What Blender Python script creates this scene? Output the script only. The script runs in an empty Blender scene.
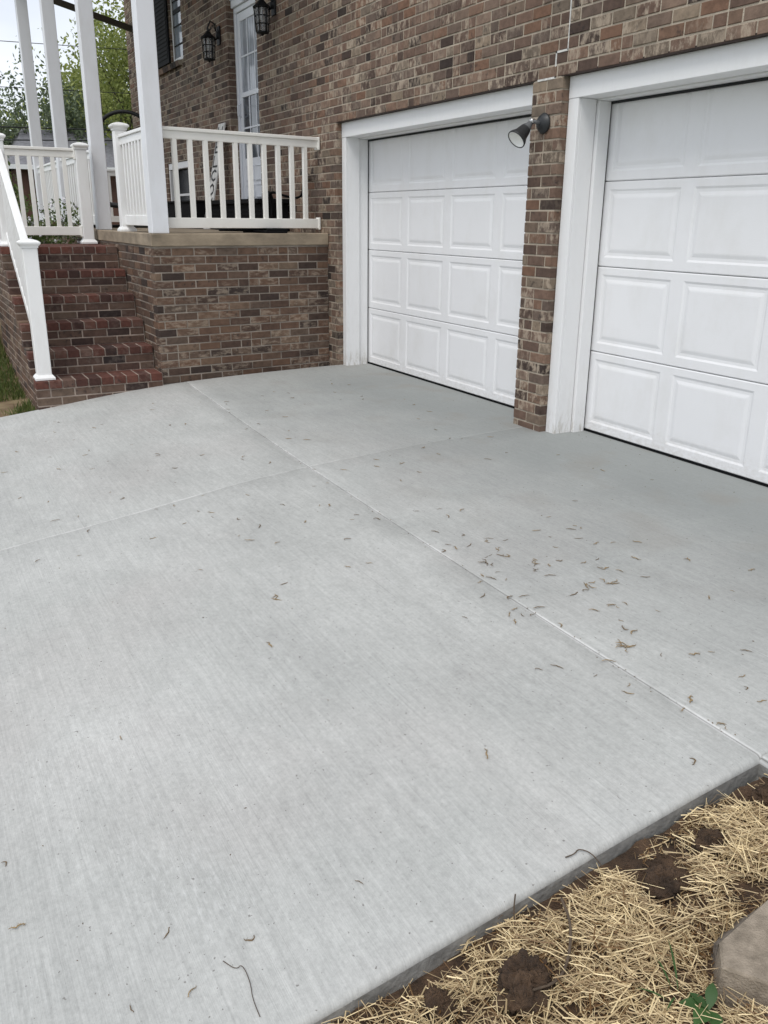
import bpy, math, random
from math import radians as R, sin, cos, pi
from mathutils import Vector, Matrix, noise
random.seed(7)
S = bpy.context.scene
COL = S.collection
# ---------------------------------------------------------------- camera
cam_d = bpy.data.cameras.new('camera')
cam = bpy.data.objects.new('camera', cam_d); COL.objects.link(cam)
cam_d.sensor_fit = 'HORIZONTAL'; cam_d.sensor_width = 36
cam_d.lens = 856.64/768*36
cam_d.clip_start = 0.05; cam_d.clip_end = 500
rt = Vector((0.47825987, 0.87817728, 0.00849461))
up = Vector((-0.28766978, 0.14751287, 0.94630125))
fw = Vector((-0.82976719, 0.45502156, -0.32317455))
CAM = Vector((7.44, -3.89, 1.332))
m = Matrix((( rt.x, up.x, -fw.x, CAM.x), (rt.y, up.y, -fw.y, CAM.y), (rt.z, up.z, -fw.z, CAM.z), (0,0,0,1)))
cam.matrix_world = m
S.camera = cam
# ---------------------------------------------------------------- light
SUN_EL, SUN_AZ = R(58), R(-55)      # azimuth measured from -Y towards +X
w = bpy.data.worlds.new('World'); S.world = w; w.use_nodes = True
nt = w.node_tree; nt.nodes.clear()
N = nt.nodes.new; L = nt.links.new
out = N('ShaderNodeOutputWorld'); bg = N('ShaderNodeBackground'); bg.inputs[1].default_value = 0.1
sky = N('ShaderNodeTexSky'); sky.sky_type = 'NISHITA'; sky.sun_disc = False
sky.sun_elevation = SUN_EL; sky.sun_rotation = R(125)
tc = N('ShaderNodeTexCoord'); mp = N('ShaderNodeMapping'); mp.inputs['Scale'].default_value = (1, 1, 2.6)
nz = N('ShaderNodeTexNoise'); nz.inputs['Scale'].default_value = 3.2; nz.inputs['Detail'].default_value = 6
cr = N('ShaderNodeValToRGB'); cr.color_ramp.elements[0].position = .3; cr.color_ramp.elements[1].position = .7
cr.color_ramp.elements[0].color = (6.6, 7.0, 7.7, 1); cr.color_ramp.elements[1].color = (9.0, 9.25, 9.75, 1)
mx = N('ShaderNodeMixRGB'); mx.inputs[0].default_value = 0.88
L(tc.outputs['Generated'], mp.inputs[0]); L(mp.outputs[0], nz.inputs[0]); L(nz.outputs[0], cr.inputs[0])
L(sky.outputs[0], mx.inputs[1]); L(cr.outputs[0], mx.inputs[2]); L(mx.outputs[0], bg.inputs[0]); L(bg.outputs[0], out.inputs[0])
sd = bpy.data.lights.new('sun', 'SUN'); sd.energy = 1.35; sd.angle = R(25); sd.color = (1, .97, .92)
sun = bpy.data.objects.new('sun', sd); COL.objects.link(sun)
dirv = Vector((sin(R(35))*cos(SUN_EL), -cos(R(35))*cos(SUN_EL), sin(SUN_EL)))   # towards the sun
sun.rotation_euler = dirv.to_track_quat('Z', 'Y').to_euler()
S.view_settings.view_transform = 'Standard'; S.view_settings.look = 'None'
S.view_settings.exposure = 0.40; S.view_settings.gamma = 1
S.cycles.max_bounces = 6; S.cycles.transparent_max_bounces = 8

# ---------------------------------------------------------------- helpers
class MB:
    """collects faces; build() links them as one mesh object"""
    def __init__(s): s.v = []; s.f = []; s.m = []; s.a = []; s.sm = []
    def add(s, vs, fs, mi=0, col=None, smooth=False):
        n = len(s.v); s.v += [tuple(p) for p in vs]
        for f in fs:
            s.f.append(tuple(i+n for i in f)); s.m.append(mi); s.a.append(col or (0.5, .5, .5)); s.sm.append(smooth)
    def box(s, a, b, mi=0, col=None):
        x0, y0, z0 = a; x1, y1, z1 = b
        if x0 > x1: x0, x1 = x1, x0
        if y0 > y1: y0, y1 = y1, y0
        if z0 > z1: z0, z1 = z1, z0
        s.add([(x0,y0,z0),(x1,y0,z0),(x1,y1,z0),(x0,y1,z0),(x0,y0,z1),(x1,y0,z1),(x1,y1,z1),(x0,y1,z1)],
              [(0,3,2,1),(4,5,6,7),(0,1,5,4),(1,2,6,5),(2,3,7,6),(3,0,4,7)], mi, col)
        return s
    def obox(s, o, u, v, w_, mi=0, col=None):
        """box from corner o with edge vectors u, v, w"""
        o, u, v, w_ = map(Vector, (o, u, v, w_))
        if u.cross(v).dot(w_) < 0: u, v = v, u
        p = [o, o+u, o+u+v, o+v]; p += [q+w_ for q in p]
        s.add(p, [(0,3,2,1),(4,5,6,7),(0,1,5,4),(1,2,6,5),(2,3,7,6),(3,0,4,7)], mi, col); return s
    def prism(s, pts, ext, mi=0, col=None):
        n = len(pts); ext = Vector(ext); p = [Vector(q) for q in pts]
        vs = p+[q+ext for q in p]
        nrm = Vector((0,0,0))
        for i in range(n): nrm += p[i].cross(p[(i+1) % n])
        fs = [tuple(range(n))[::-1], tuple(range(n, 2*n))]+[(i, (i+1) % n, (i+1) % n+n, i+n) for i in range(n)]
        if nrm.dot(ext) < 0: fs = [f[::-1] for f in fs]
        s.add(vs, fs, mi, col); return s
    def tube(s, path, r, n=8, mi=0, smooth=True, cap=True):
        path = [Vector(p) for p in path]; rs = r if isinstance(r, (list, tuple)) else [r]*len(path)
        vs = []; prev = None
        for i, p in enumerate(path):
            t = (path[min(i+1, len(path)-1)]-path[max(i-1, 0)]).normalized()
            a = prev if prev is not None else (Vector((0,0,1)) if abs(t.z) < .9 else Vector((1,0,0)))
            b = t.cross(a).normalized(); a = b.cross(t).normalized(); prev = a
            for k in range(n):
                th = 2*pi*k/n; vs.append(p+(a*cos(th)+b*sin(th))*rs[i])
        fs = []
        for i in range(len(path)-1):
            for k in range(n):
                k2 = (k+1) % n; fs.append((i*n+k, i*n+k2, (i+1)*n+k2, (i+1)*n+k))
        if cap: fs += [tuple(range(n))[::-1], tuple(range((len(path)-1)*n, len(path)*n))]
        s.add(vs, fs, mi, None, smooth); return s
    def lathe(s, o, ax, prof, n=24, mi=0, smooth=True):
        """prof: list of (distance along ax, radius)"""
        o = Vector(o); ax = Vector(ax).normalized()
        a = ax.orthogonal().normalized(); b = ax.cross(a)
        vs = []
        for d, r in prof:
            for k in range(n):
                th = 2*pi*k/n; vs.append(o+ax*d+(a*cos(th)+b*sin(th))*r)
        fs = []
        for i in range(len(prof)-1):
            for k in range(n):
                k2 = (k+1) % n; fs.append((i*n+k, i*n+k2, (i+1)*n+k2, (i+1)*n+k))
        s.add(vs, fs, mi, None, smooth); return s
    def build(s, name, mats, parent=None, bevel=0, seg=1):
        me = bpy.data.meshes.new(name)
        me.from_pydata(s.v, [], s.f)
        if not isinstance(mats, (list, tuple)): mats = [mats]
        for q in mats: me.materials.append(q)
        me.polygons.foreach_set('material_index', s.m)
        me.polygons.foreach_set('use_smooth', s.sm)
        if any(c != (0.5, .5, .5) for c in s.a):
            at = me.attributes.new('bcol', 'FLOAT_VECTOR', 'FACE')
            at.data.foreach_set('vector', [q for c in s.a for q in c])
        me.update()
        o = bpy.data.objects.new(name, me); COL.objects.link(o)
        if parent is not None:
            o.parent = parent; o.matrix_parent_inverse = Matrix.Translation(-world_loc(parent))
        if bevel:
            md = o.modifiers.new('bevel', 'BEVEL'); md.width = bevel; md.segments = seg; md.limit_method = 'ANGLE'
        return o
def world_loc(o):
    v = Vector(o.location)
    return v if o.parent is None else v
def thing(name, label, cat, loc=(0,0,0), group=None, kind=None):
    o = bpy.data.objects.new(name, None); COL.objects.link(o); o.location = loc; o.empty_display_size = .1
    tag(o, label, cat, group, kind); return o
def tag(o, label=None, cat=None, group=None, kind=None):
    if label: o['label'] = label
    if cat: o['category'] = cat
    if group: o['group'] = group
    if kind: o['kind'] = kind
    return o
def copy_thing(root, loc, rotz=0, scale=None):
    r = root.copy(); COL.objects.link(r); r.location = loc; r.rotation_euler.z = rotz
    if scale: r.scale = (scale,)*3
    for ch in root.children:
        c = ch.copy(); COL.objects.link(c); c.parent = r
        c.matrix_parent_inverse = ch.matrix_parent_inverse.copy()
    return r

# ---------------------------------------------------------------- materials
def mat(name, col=(.5,.5,.5), rough=.6, metal=0, noise_amt=0, nscale=8, bump=0, bscale=60, spec=.5, coords='Object', map_scale=(1,1,1), tint=None):
    M = bpy.data.materials.new(name); M.use_nodes = True; t = M.node_tree; n = t.nodes; b = n['Principled BSDF']
    b.inputs['Base Color'].default_value = (*col, 1); b.inputs['Roughness'].default_value = rough
    b.inputs['Metallic'].default_value = metal; b.inputs['Specular IOR Level'].default_value = spec
    tc = n.new('ShaderNodeTexCoord'); mp = n.new('ShaderNodeMapping'); mp.inputs['Scale'].default_value = map_scale
    t.links.new(tc.outputs[coords], mp.inputs[0])
    if noise_amt:
        z = n.new('ShaderNodeTexNoise'); z.inputs['Scale'].default_value = nscale; z.inputs['Detail'].default_value = 5; z.inputs['Roughness'].default_value = .6
        r = n.new('ShaderNodeValToRGB'); r.color_ramp.elements[0].position = .32; r.color_ramp.elements[1].position = .68
        lo = tint or tuple(c*(1-noise_amt) for c in col); hi = tuple(min(1, c*(1+noise_amt*.5)) for c in col)
        r.color_ramp.elements[0].color = (*lo, 1); r.color_ramp.elements[1].color = (*hi, 1)
        t.links.new(mp.outputs[0], z.inputs[0]); t.links.new(z.outputs[0], r.inputs[0]); t.links.new(r.outputs[0], b.inputs['Base Color'])
    if bump:
        z = n.new('ShaderNodeTexNoise'); z.inputs['Scale'].default_value = bscale; z.inputs['Detail'].default_value = 6
        bp = n.new('ShaderNodeBump'); bp.inputs['Strength'].default_value = bump; bp.inputs['Distance'].default_value = .01
        t.links.new(mp.outputs[0], z.inputs[0]); t.links.new(z.outputs[0], bp.inputs['Height']); t.links.new(bp.outputs[0], b.inputs['Normal'])
    return M

def G(t):
    """small node-graph helper"""
    class g: pass
    h = g(); n = t.nodes; l = t.links
    def new(ty, **kw):
        x = n.new(ty)
        for k, v in kw.items(): setattr(x, k, v)
        return x
    def noise_(vec, scale, detail=5, rough=.55):
        x = new('ShaderNodeTexNoise'); x.inputs['Scale'].default_value = scale; x.inputs['Detail'].default_value = detail; x.inputs['Roughness'].default_value = rough
        l.new(vec, x.inputs['Vector']); return x.outputs[0]
    def ramp(f, stops):
        x = new('ShaderNodeValToRGB'); e = x.color_ramp.elements
        while len(e) < len(stops): e.new(.5)
        for i, (p, c) in enumerate(stops):
            e[i].position = p; e[i].color = (*c, 1) if isinstance(c, tuple) else (c, c, c, 1)
        l.new(f, x.inputs[0]); return x.outputs[0]
    def mix(f, a, b, mode='MIX'):
        x = new('ShaderNodeMixRGB', blend_type=mode)
        for i, q in enumerate((f, a, b)):
            if isinstance(q, (int, float)): x.inputs[i].default_value = q if i == 0 else (q, q, q, 1)
            elif isinstance(q, tuple): x.inputs[i].default_value = (*q, 1)
            else: l.new(q, x.inputs[i])
        return x.outputs[0]
    def mapping(vec, scale=(1,1,1), loc=(0,0,0), rot=(0,0,0)):
        x = new('ShaderNodeMapping'); x.inputs['Scale'].default_value = scale; x.inputs['Location'].default_value = loc; x.inputs['Rotation'].default_value = rot
        l.new(vec, x.inputs[0]); return x.outputs[0]
    def math_(op, a, b=0.0, clamp=False):
        x = new('ShaderNodeMath', operation=op, use_clamp=clamp)
        for i, q in enumerate((a, b)):
            if isinstance(q, (int, float)): x.inputs[i].default_value = q
            else: l.new(q, x.inputs[i])
        return x.outputs[0]
    def bump(hgt, strength, dist, normal=None):
        x = new('ShaderNodeBump'); x.inputs['Strength'].default_value = strength; x.inputs['Distance'].default_value = dist
        l.new(hgt, x.inputs['Height'])
        if normal is not None: l.new(normal, x.inputs['Normal'])
        return x.outputs[0]
    h.new, h.noise, h.ramp, h.mix, h.mapping, h.math, h.bump, h.link = new, noise_, ramp, mix, mapping, math_, bump, l.new
    return h

def brick_mat(name, stops, smear=(.43,.35,.27), smear_amt=.8, rough=.85, streak=(1,1,1)):
    M = bpy.data.materials.new(name); M.use_nodes = True; t = M.node_tree; g = G(t); b = t.nodes['Principled BSDF']
    at = g.new('ShaderNodeAttribute', attribute_name='bcol')
    sp = g.new('ShaderNodeSeparateXYZ'); g.link(at.outputs['Vector'], sp.inputs[0])
    tc = g.new('ShaderNodeTexCoord').outputs['Object']
    # shift the texture for each brick so that no two bricks share a pattern
    off = g.new('ShaderNodeVectorMath', operation='MULTIPLY_ADD'); g.link(at.outputs['Vector'], off.inputs[0]); off.inputs[1].default_value = (37, 53, 71); g.link(tc, off.inputs[2])
    v = off.outputs[0]
    base = g.ramp(sp.outputs[0], stops)
    n1 = g.noise(v, 22, 6, .65)
    base = g.mix(1.0, base, g.ramp(n1, [(.25, .62), (.55, 1.0), (.8, 1.28)]), 'MULTIPLY')
    n2 = g.noise(g.mapping(v, streak), 17, 6, .68)
    msk = g.math('MULTIPLY', g.ramp(n2, [(.47, 0.0), (.60, 1.0)]), g.ramp(sp.outputs[1], [(.45, 0.0), (.72, 1.0)]))
    base = g.mix(g.math('MULTIPLY', msk, smear_amt), base, smear)
    # dark iron spots on some of the bricks
    n3 = g.noise(v, 30, 3, .5)
    m3 = g.math('MULTIPLY', g.ramp(n3, [(.56, 0.0), (.68, 1.0)]), g.ramp(sp.outputs[2], [(.55, 0.0), (.85, .7)]))
    base = g.mix(m3, base, (.035, .027, .025))
    big = g.noise(tc, .9, 3, .5)
    base = g.mix(1.0, base, g.ramp(big, [(.3, .82), (.7, 1.08)]), 'MULTIPLY')
    g.link(base, b.inputs['Base Color']); b.inputs['Roughness'].default_value = rough; b.inputs['Specular IOR Level'].default_value = .3
    g.link(g.bump(g.noise(v, 120, 6, .7), .55, .004, g.bump(g.noise(v, 26, 3, .5), .5, .006)), b.inputs['Normal'])
    return M
wall_stops = [(0, (.038,.028,.024)), (.12, (.108,.071,.055)), (.32, (.182,.115,.084)), (.48, (.132,.097,.078)), (.66, (.225,.155,.115)), (.8, (.195,.108,.070)), (.9, (.175,.138,.105)), (1, (.28,.215,.155))]
M_brick = brick_mat('brick_house', wall_stops, streak=(1.5, 1.5, .8))
M_brick2 = brick_mat('brick_porch', [(0, (.045,.033,.029)), (.2, (.10,.062,.046)), (.45, (.145,.085,.058)), (.7, (.115,.083,.064)), (.88, (.165,.095,.062)), (1, (.19,.135,.095))], smear_amt=.5, streak=(.8,.8,2))
M_step = brick_mat('brick_step', [(0, (.034,.025,.024)), (.3, (.088,.052,.042)), (.6, (.13,.080,.060)), (1, (.165,.118,.088))], smear=(.20,.16,.135), smear_amt=.35)
M_nose = brick_mat('brick_nosing', [(0, (.050,.029,.025)), (.35, (.110,.045,.034)), (.7, (.145,.055,.040)), (1, (.135,.088,.068))], smear=(.25,.18,.15), smear_amt=.3)
M_mortar = mat('mortar', (.45,.385,.305), .95, noise_amt=.28, nscale=3, bump=.7, bscale=160)
M_mortar_p = mat('mortar_porch', (.36,.31,.26), .95, noise_amt=.35, nscale=4, bump=.7, bscale=160)
M_mortar_d = mat('mortar_step', (.38,.31,.26), .95, noise_amt=.35, nscale=5, bump=.7, bscale=160)

def vinyl(name, col, dirt=.12, rough=.42):
    M = bpy.data.materials.new(name); M.use_nodes = True; t = M.node_tree; g = G(t); b = t.nodes['Principled BSDF']
    tc = g.new('ShaderNodeTexCoord').outputs['Object']
    a = g.noise(g.mapping(tc, (1, 1, .35)), 6, 6, .65)
    c = g.mix(g.ramp(a, [(.46, 0.0), (.8, dirt)]), col, (.42,.40,.34))
    g.link(c, b.inputs['Base Color']); b.inputs['Roughness'].default_value = rough
    g.link(g.bump(g.noise(tc, 9, 2, .5), .05, .02), b.inputs['Normal'])
    return M
M_rail = vinyl('cream_vinyl', (.86,.845,.80), .15)
M_post = vinyl('white_vinyl', (.76,.77,.80), .22)
M_newel = vinyl('newel_vinyl', (.86,.86,.85), .22)
def trim_mat():
    M = bpy.data.materials.new('painted_trim'); M.use_nodes = True; t = M.node_tree; g = G(t); b = t.nodes['Principled BSDF']
    tc = g.new('ShaderNodeTexCoord').outputs['Object']
    sp = g.new('ShaderNodeSeparateXYZ'); g.link(tc, sp.inputs[0])
    low = g.ramp(sp.outputs[2], [(.0, .9), (.16, .12), (.5, .05)])
    n = g.noise(g.mapping(tc, (3, 3, 1)), 9, 6, .7)
    k = g.math('MULTIPLY', g.ramp(n, [(.48, 0.0), (.66, 1.0)]), low)
    c = g.mix(k, (.80,.80,.80), (.42,.39,.33))
    g.link(c, b.inputs['Base Color']); b.inputs['Roughness'].default_value = .45
    g.link(g.bump(g.noise(g.mapping(tc, (8, 8, .5)), 20, 3, .6), .15, .004), b.inputs['Normal'])
    return M
M_trim = trim_mat()
def door_mat():
    M = bpy.data.materials.new('garage_door_paint'); M.use_nodes = True; t = M.node_tree; g = G(t); b = t.nodes['Principled BSDF']
    tc = g.new('ShaderNodeTexCoord').outputs['Object']
    n = g.noise(g.mapping(tc, (1, 1, .5)), 3.5, 6, .7)
    c = g.mix(g.ramp(n, [(.48, 0.0), (.8, .32)]), (.80,.80,.81), (.60,.585,.54))
    sp = g.new('ShaderNodeSeparateXYZ'); g.link(tc, sp.inputs[0])
    splash = g.math('MULTIPLY', g.ramp(sp.outputs[2], [(0.0, 1.0), (.16, 0.0)]), g.ramp(g.noise(g.mapping(tc, (3,1,5)), 8, 5, .7), [(.4, 0.0), (.7, .5)]))
    c = g.mix(splash, c, (.42,.38,.32))
    g.link(c, b.inputs['Base Color']); b.inputs['Roughness'].default_value = .42
    grain = g.noise(g.mapping(tc, (3, 1, 120)), 3, 5, .6)
    g.link(g.bump(grain, .22, .003, g.bump(g.noise(tc, 2.5, 2), .25, .02)), b.inputs['Normal'])
    return M
M_door = door_mat()
M_black = mat('black_rubber', (.007,.007,.008), .9, spec=.15, bump=.2, bscale=30)
M_dark = mat('dark_gap', (.02,.021,.023), .8)
M_steel = mat('rusty_lintel', (.045,.026,.02), .8, noise_amt=.4, nscale=12)
M_bmetal = mat('black_metal', (.009,.009,.010), .55, spec=.3)
M_cap = mat('porch_slab_concrete', (.31,.25,.18), .9, noise_amt=.4, nscale=4, bump=.35, bscale=70, map_scale=(1,1,2))
M_floor = mat('porch_floor', (.30,.26,.21), .9, noise_amt=.25, nscale=5)

def glass_mat(name, tint, clouds):
    M = bpy.data.materials.new(name); M.use_nodes = True; t = M.node_tree; g = G(t); b = t.nodes['Principled BSDF']
    tc = g.new('ShaderNodeTexCoord').outputs['Object']
    g.link(g.mix(g.ramp(g.noise(tc, 3, 2), [(.4, 0.0), (.7, 1.0)]), tint, clouds), b.inputs['Base Color'])
    b.inputs['Roughness'].default_value = .06; b.inputs['Specular IOR Level'].default_value = .9
    return M
M_glass = glass_mat('window_glass', (.010,.012,.016), (.02,.024,.03)); M_glass.node_tree.nodes['Principled BSDF'].inputs['Specular IOR Level'].default_value = .12
M_curtain = mat('curtained_glass', (.42,.45,.50), .12, noise_amt=.5, nscale=3, spec=.8, map_scale=(6,6,.8))

# ---------------------------------------------------------------- driveway surface
ZY = [(-14, -1.33), (-6, -.50), (-4.6, -.355), (-3.65, -.252), (-3.05, -.185), (-2.55, -.115), (-2.05, -.062), (-1.6, -.038), (-1.2, -.022), (-.4, -.002), (.3, 0.0)]
def zr(y):
    for (a, za), (b, zb) in zip(ZY, ZY[1:]):
        if y <= b: return za+(zb-za)*max(0, (y-a))/(b-a) if y > a else za
    return 0.0
def sz(y): return sum(zr(y+d) for d in (-.24, -.16, -.08, 0, .08, .16, .24))/7
def joint_y(x): return -1.80-.058*x+.0042*x*x
def warp_x(x, y):
    c = -.050-.047*(y+.67); e = -.026*(y+2.7) if y > -6 else .086
    return x+c*x/2.93 if x <= 2.93 else x+c+(e-c)*(x-2.93)/3.26

def concrete_mat():
    M = bpy.data.materials.new('broomed_concrete'); M.use_nodes = True; t = M.node_tree; g = G(t); b = t.nodes['Principled BSDF']
    tc = g.new('ShaderNodeTexCoord').outputs['Object']
    sp = g.new('ShaderNodeSeparateXYZ'); g.link(tc, sp.inputs[0])
    X, Y, Z = sp.outputs
    col = g.ramp(g.noise(tc, 1.1, 5, .6), [(.3, (.388,.393,.378)), (.7, (.462,.466,.450))])
    # pinkish and greenish cast in large soft patches
    col = g.mix(g.ramp(g.noise(g.mapping(tc, (1,1,1), (7,3,0)), .9, 4, .6), [(.48, 0.0), (.7, .5)]), col, (.415,.40,.385))
    col = g.mix(1.0, col, g.ramp(g.noise(g.mapping(tc, (.5,1,1), (4,9,0)), 1.6, 7, .7), [(.34, .91), (.5, 1.0), (.66, 1.05)]), 'MULTIPLY')
    # fine mottling
    col = g.mix(1.0, col, g.ramp(g.noise(tc, 60, 9, .85), [(.3, .80), (.5, 1.0), (.72, 1.18)]), 'MULTIPLY')
    sw = g.mapping(tc, (1.2, 6.5, 1), rot=(0,0,R(4)))
    col = g.mix(1.0, col, g.ramp(g.noise(sw, 2.4, 8, .75), [(.3, .955), (.72, 1.045)]), 'MULTIPLY')
    # broom streaks along X
    br = g.noise(g.mapping(tc, (1.3, 150, 1), rot=(0,0,R(2))), 1.0, 5, .72)
    br2 = g.noise(g.mapping(tc, (2.6, 420, 1), rot=(0,0,R(1))), 1.0, 3, .6)
    col = g.mix(1.0, col, g.ramp(br, [(.25, .90), (.5, 1.0), (.78, 1.07)]), 'MULTIPLY')
    col = g.mix(1.0, col, g.ramp(br2, [(.3, .93), (.5, 1.0), (.7, 1.05)]), 'MULTIPLY')
    col = g.mix(1.0, col, g.ramp(g.noise(g.mapping(tc, (1, 3.5, 1)), 11, 9, .82), [(.28, .87), (.5, 1.0), (.72, 1.12)]), 'MULTIPLY')
    col = g.mix(1.0, col, g.ramp(g.noise(g.mapping(tc, (1, 1.6, 1)), 3.2, 8, .75), [(.32, .965), (.7, 1.03)]), 'MULTIPLY')
    sc = g.noise(g.mapping(tc, (.55, 95, 1), (0,2,0), (0,0,R(1.5))), 1.0, 4, .7)
    col = g.mix(g.ramp(sc, [(.62, 0.0), (.70, .20)]), col, (.20,.20,.195))
    col = g.mix(g.ramp(sc, [(.28, .20), (.36, 0.0)]), col, (.62,.62,.62))
    # pale lime bloom in ragged patches
    bl = g.math('MULTIPLY', g.ramp(g.noise(g.mapping(tc, (1,1,1), (0,11,0)), 1.3, 4, .5), [(.52, 0.0), (.72, 1.0)]), g.ramp(g.noise(g.mapping(tc, (6, 30, 1)), 4, 5, .7), [(.5, 0.0), (.68, .5)]))
    col = g.mix(bl, col, (.64,.65,.64))
    # older, greyer, damp apron in front of the garage doors with a ragged edge
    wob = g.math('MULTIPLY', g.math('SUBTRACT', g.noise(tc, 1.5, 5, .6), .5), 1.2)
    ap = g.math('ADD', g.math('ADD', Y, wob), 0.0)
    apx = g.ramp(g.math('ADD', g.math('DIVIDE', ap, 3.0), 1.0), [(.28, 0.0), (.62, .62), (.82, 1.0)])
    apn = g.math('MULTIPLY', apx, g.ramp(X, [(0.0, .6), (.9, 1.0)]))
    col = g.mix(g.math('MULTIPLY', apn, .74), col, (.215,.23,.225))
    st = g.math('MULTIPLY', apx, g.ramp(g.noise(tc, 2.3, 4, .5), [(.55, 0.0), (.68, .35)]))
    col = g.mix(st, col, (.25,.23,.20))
    # tiny dark specks and pits
    col = g.mix(g.ramp(g.noise(g.mapping(tc, (1,1,1), (3,0,0)), 75, 2, .5), [(.71, 0.0), (.74, .75)]), col, (.16,.15,.14))
    # chalky line beside the two tooled joints
    jy = g.math('ADD', g.math('ADD', Y, 1.80), g.math('SUBTRACT', g.math('MULTIPLY', X, .058), g.math('MULTIPLY', g.math('MULTIPLY', X, X), .0042)))
    d1 = g.math('ABSOLUTE', jy); d2 = g.math('ABSOLUTE', g.math('ADD', g.math('SUBTRACT', X, 2.8485), g.math('MULTIPLY', Y, .047)))
    d2 = g.math('ADD', d2, g.math('MULTIPLY', g.ramp(g.math('ADD', Y, 2.0), [(.12, 0.0), (.3, 1.0)]), .006))
    d = g.math('MINIMUM', d1, d2)
    ch = g.math('MULTIPLY', g.ramp(d, [(.004, 1.0), (.012, 0.0)]), g.ramp(g.noise(tc, 2.2, 4, .6), [(.44, .05), (.6, .8)]))
    ch = g.math('MULTIPLY', ch, g.ramp(g.math('ADD', Y, 2.9), [(.55, 1.0), (1.0, .85)]))
    side = g.ramp(g.math('ADD', Y, 1.0), [(.0, 1.0), (.02, 1.0)])
    col = g.mix(ch, col, (.70,.70,.69))
    dk = g.ramp(d, [(.0012, 1.0), (.0035, 0.0)])
    col = g.mix(g.math('MULTIPLY', dk, .85), col, (.10,.095,.085))
    g.link(col, b.inputs['Base Color']); b.inputs['Roughness'].default_value = .88; b.inputs['Specular IOR Level'].default_value = .3
    hb = g.bump(br, .22, .003, g.bump(br2, .3, .002, g.bump(g.noise(tc, 160, 5, .7), .35, .002)))
    g.link(hb, b.inputs['Normal'])
    return M
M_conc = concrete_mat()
M_edge = mat('formed_concrete_edge', (.27,.265,.25), .9, noise_amt=.4, nscale=9, bump=.5, bscale=50)

def frange(a, b, n): return [a+(b-a)*i/n for i in range(n+1)]
def slab(name, x0, x1, y0, y1, jx=None, joint=False, bx0=True, bx1=True, by0=True, skirt=.11):
    """a slab with rounded arrises; tooled joints are real grooves"""
    xs = frange(x0, x1, max(2, int((x1-x0)/.25)))
    if jx: xs = [x for x in xs if abs(x-jx) > .05]+[jx-.006, jx-.002, jx, jx+.002, jx+.006]
    ys = frange(y0, y1, max(3, int((y1-y0)/.08)))
    if joint: ys = [y for y in ys if abs(y+1.88) > .10]+[-1.88-.006, -1.88-.002, -1.88, -1.88+.002, -1.88+.006]
    e = .020
    if bx0: xs += [x0+e*1, x0+e*.65, x0+e*.38, x0+e*.18, x0+e*.06, x0+e*.01]
    if bx1: xs += [x1-e*1, x1-e*.65, x1-e*.38, x1-e*.18, x1-e*.06, x1-e*.01]
    if by0: ys += [y0+e*1, y0+e*.65, y0+e*.38, y0+e*.18, y0+e*.06, y0+e*.01]
    xs = sorted(set(xs)); ys = sorted(set(ys))
    def P(x, yy):
        y = yy
        if joint: y = yy+(joint_y(x)+1.88)*max(0, 1-abs(yy+1.88)/.9) if abs(yy+1.88) < .9 else yy
        z = sz(y)
        dx = min(x-x0 if bx0 else 9, x1-x if bx1 else 9, yy-y0 if by0 else 9)
        if dx < e: z -= e*(1-math.sqrt(max(0, 1-(1-dx/e)**2)))
        dj = 9
        if jx: dj = min(dj, abs(x-jx))
        if joint: dj = min(dj, abs(yy+1.88))
        if dj < .001: z -= .009
        elif dj < .0035: z -= .002
        return (warp_x(x, y) if jx else x, y, z)
    mb = MB(); nx, ny = len(xs), len(ys)
    V = [P(x, y) for y in ys for x in xs]
    Fc = [(j*nx+i, j*nx+i+1, (j+1)*nx+i+1, (j+1)*nx+i) for j in range(ny-1) for i in range(nx-1)]
    mb.add(V, Fc, 0, None, True)
    loop = [(i, 0) for i in range(nx)]+[(nx-1, j) for j in range(1, ny)]+[(i, ny-1) for i in range(nx-2, -1, -1)]+[(0, j) for j in range(ny-2, 0, -1)]
    top = [V[j*nx+i] for i, j in loop]; n = len(top)
    mb.add(top+[(x, y, z-skirt) for x, y, z in top], [(i, i+n, (i+1) % n+n, (i+1) % n) for i in range(n)], 1)
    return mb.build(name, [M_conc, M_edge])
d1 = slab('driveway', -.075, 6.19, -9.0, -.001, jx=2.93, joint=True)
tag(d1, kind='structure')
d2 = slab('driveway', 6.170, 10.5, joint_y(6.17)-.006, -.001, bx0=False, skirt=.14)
tag(d2, kind='structure')
# garage floor strip under the doors
fl = MB().box((-.05, .0, -.15), (5.9, 3.0, -.006)).build('garage_floor', M_edge); tag(fl, kind='structure')

# ---------------------------------------------------------------- ground
def lawn_z(x, y):
    base = sz(max(y, -8))-.035
    rise = max(0, min(1, (-x-.5)/3.2)); rise = rise*rise*(3-2*rise)
    f = max(0, min(1, (-x-4)/14))
    return base*(1-rise)+rise*(.16+.35*f)+noise.noise(Vector((x*1.3, y*1.3, 0)))*.03
M_soil = mat('soil_and_grass', (.17,.13,.07), .95, noise_amt=.6, nscale=7, tint=(.12,.075,.04), bump=.6, bscale=30)
M_ground = mat('distant_grass', (.07,.095,.03), .95, noise_amt=.4, nscale=.8)
gx = sorted(set([-250,-120,-60,-40,-30,-24,-20,-17,-14,-12,-10,-9,-8.5,-7.9]+[round(-7.5+i*.5, 2) for i in range(15)]+[-.1, .3, 3, 6, 6.1, 7, 8, 10, 14, 30, 80, 250]))
gy = sorted(set([-250,-90,-40,-20,-14,-11]+[round(-9+i*.5, 2) for i in range(24)]+[4, 8, 12, 20, 40, 90, 250]))
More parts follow.
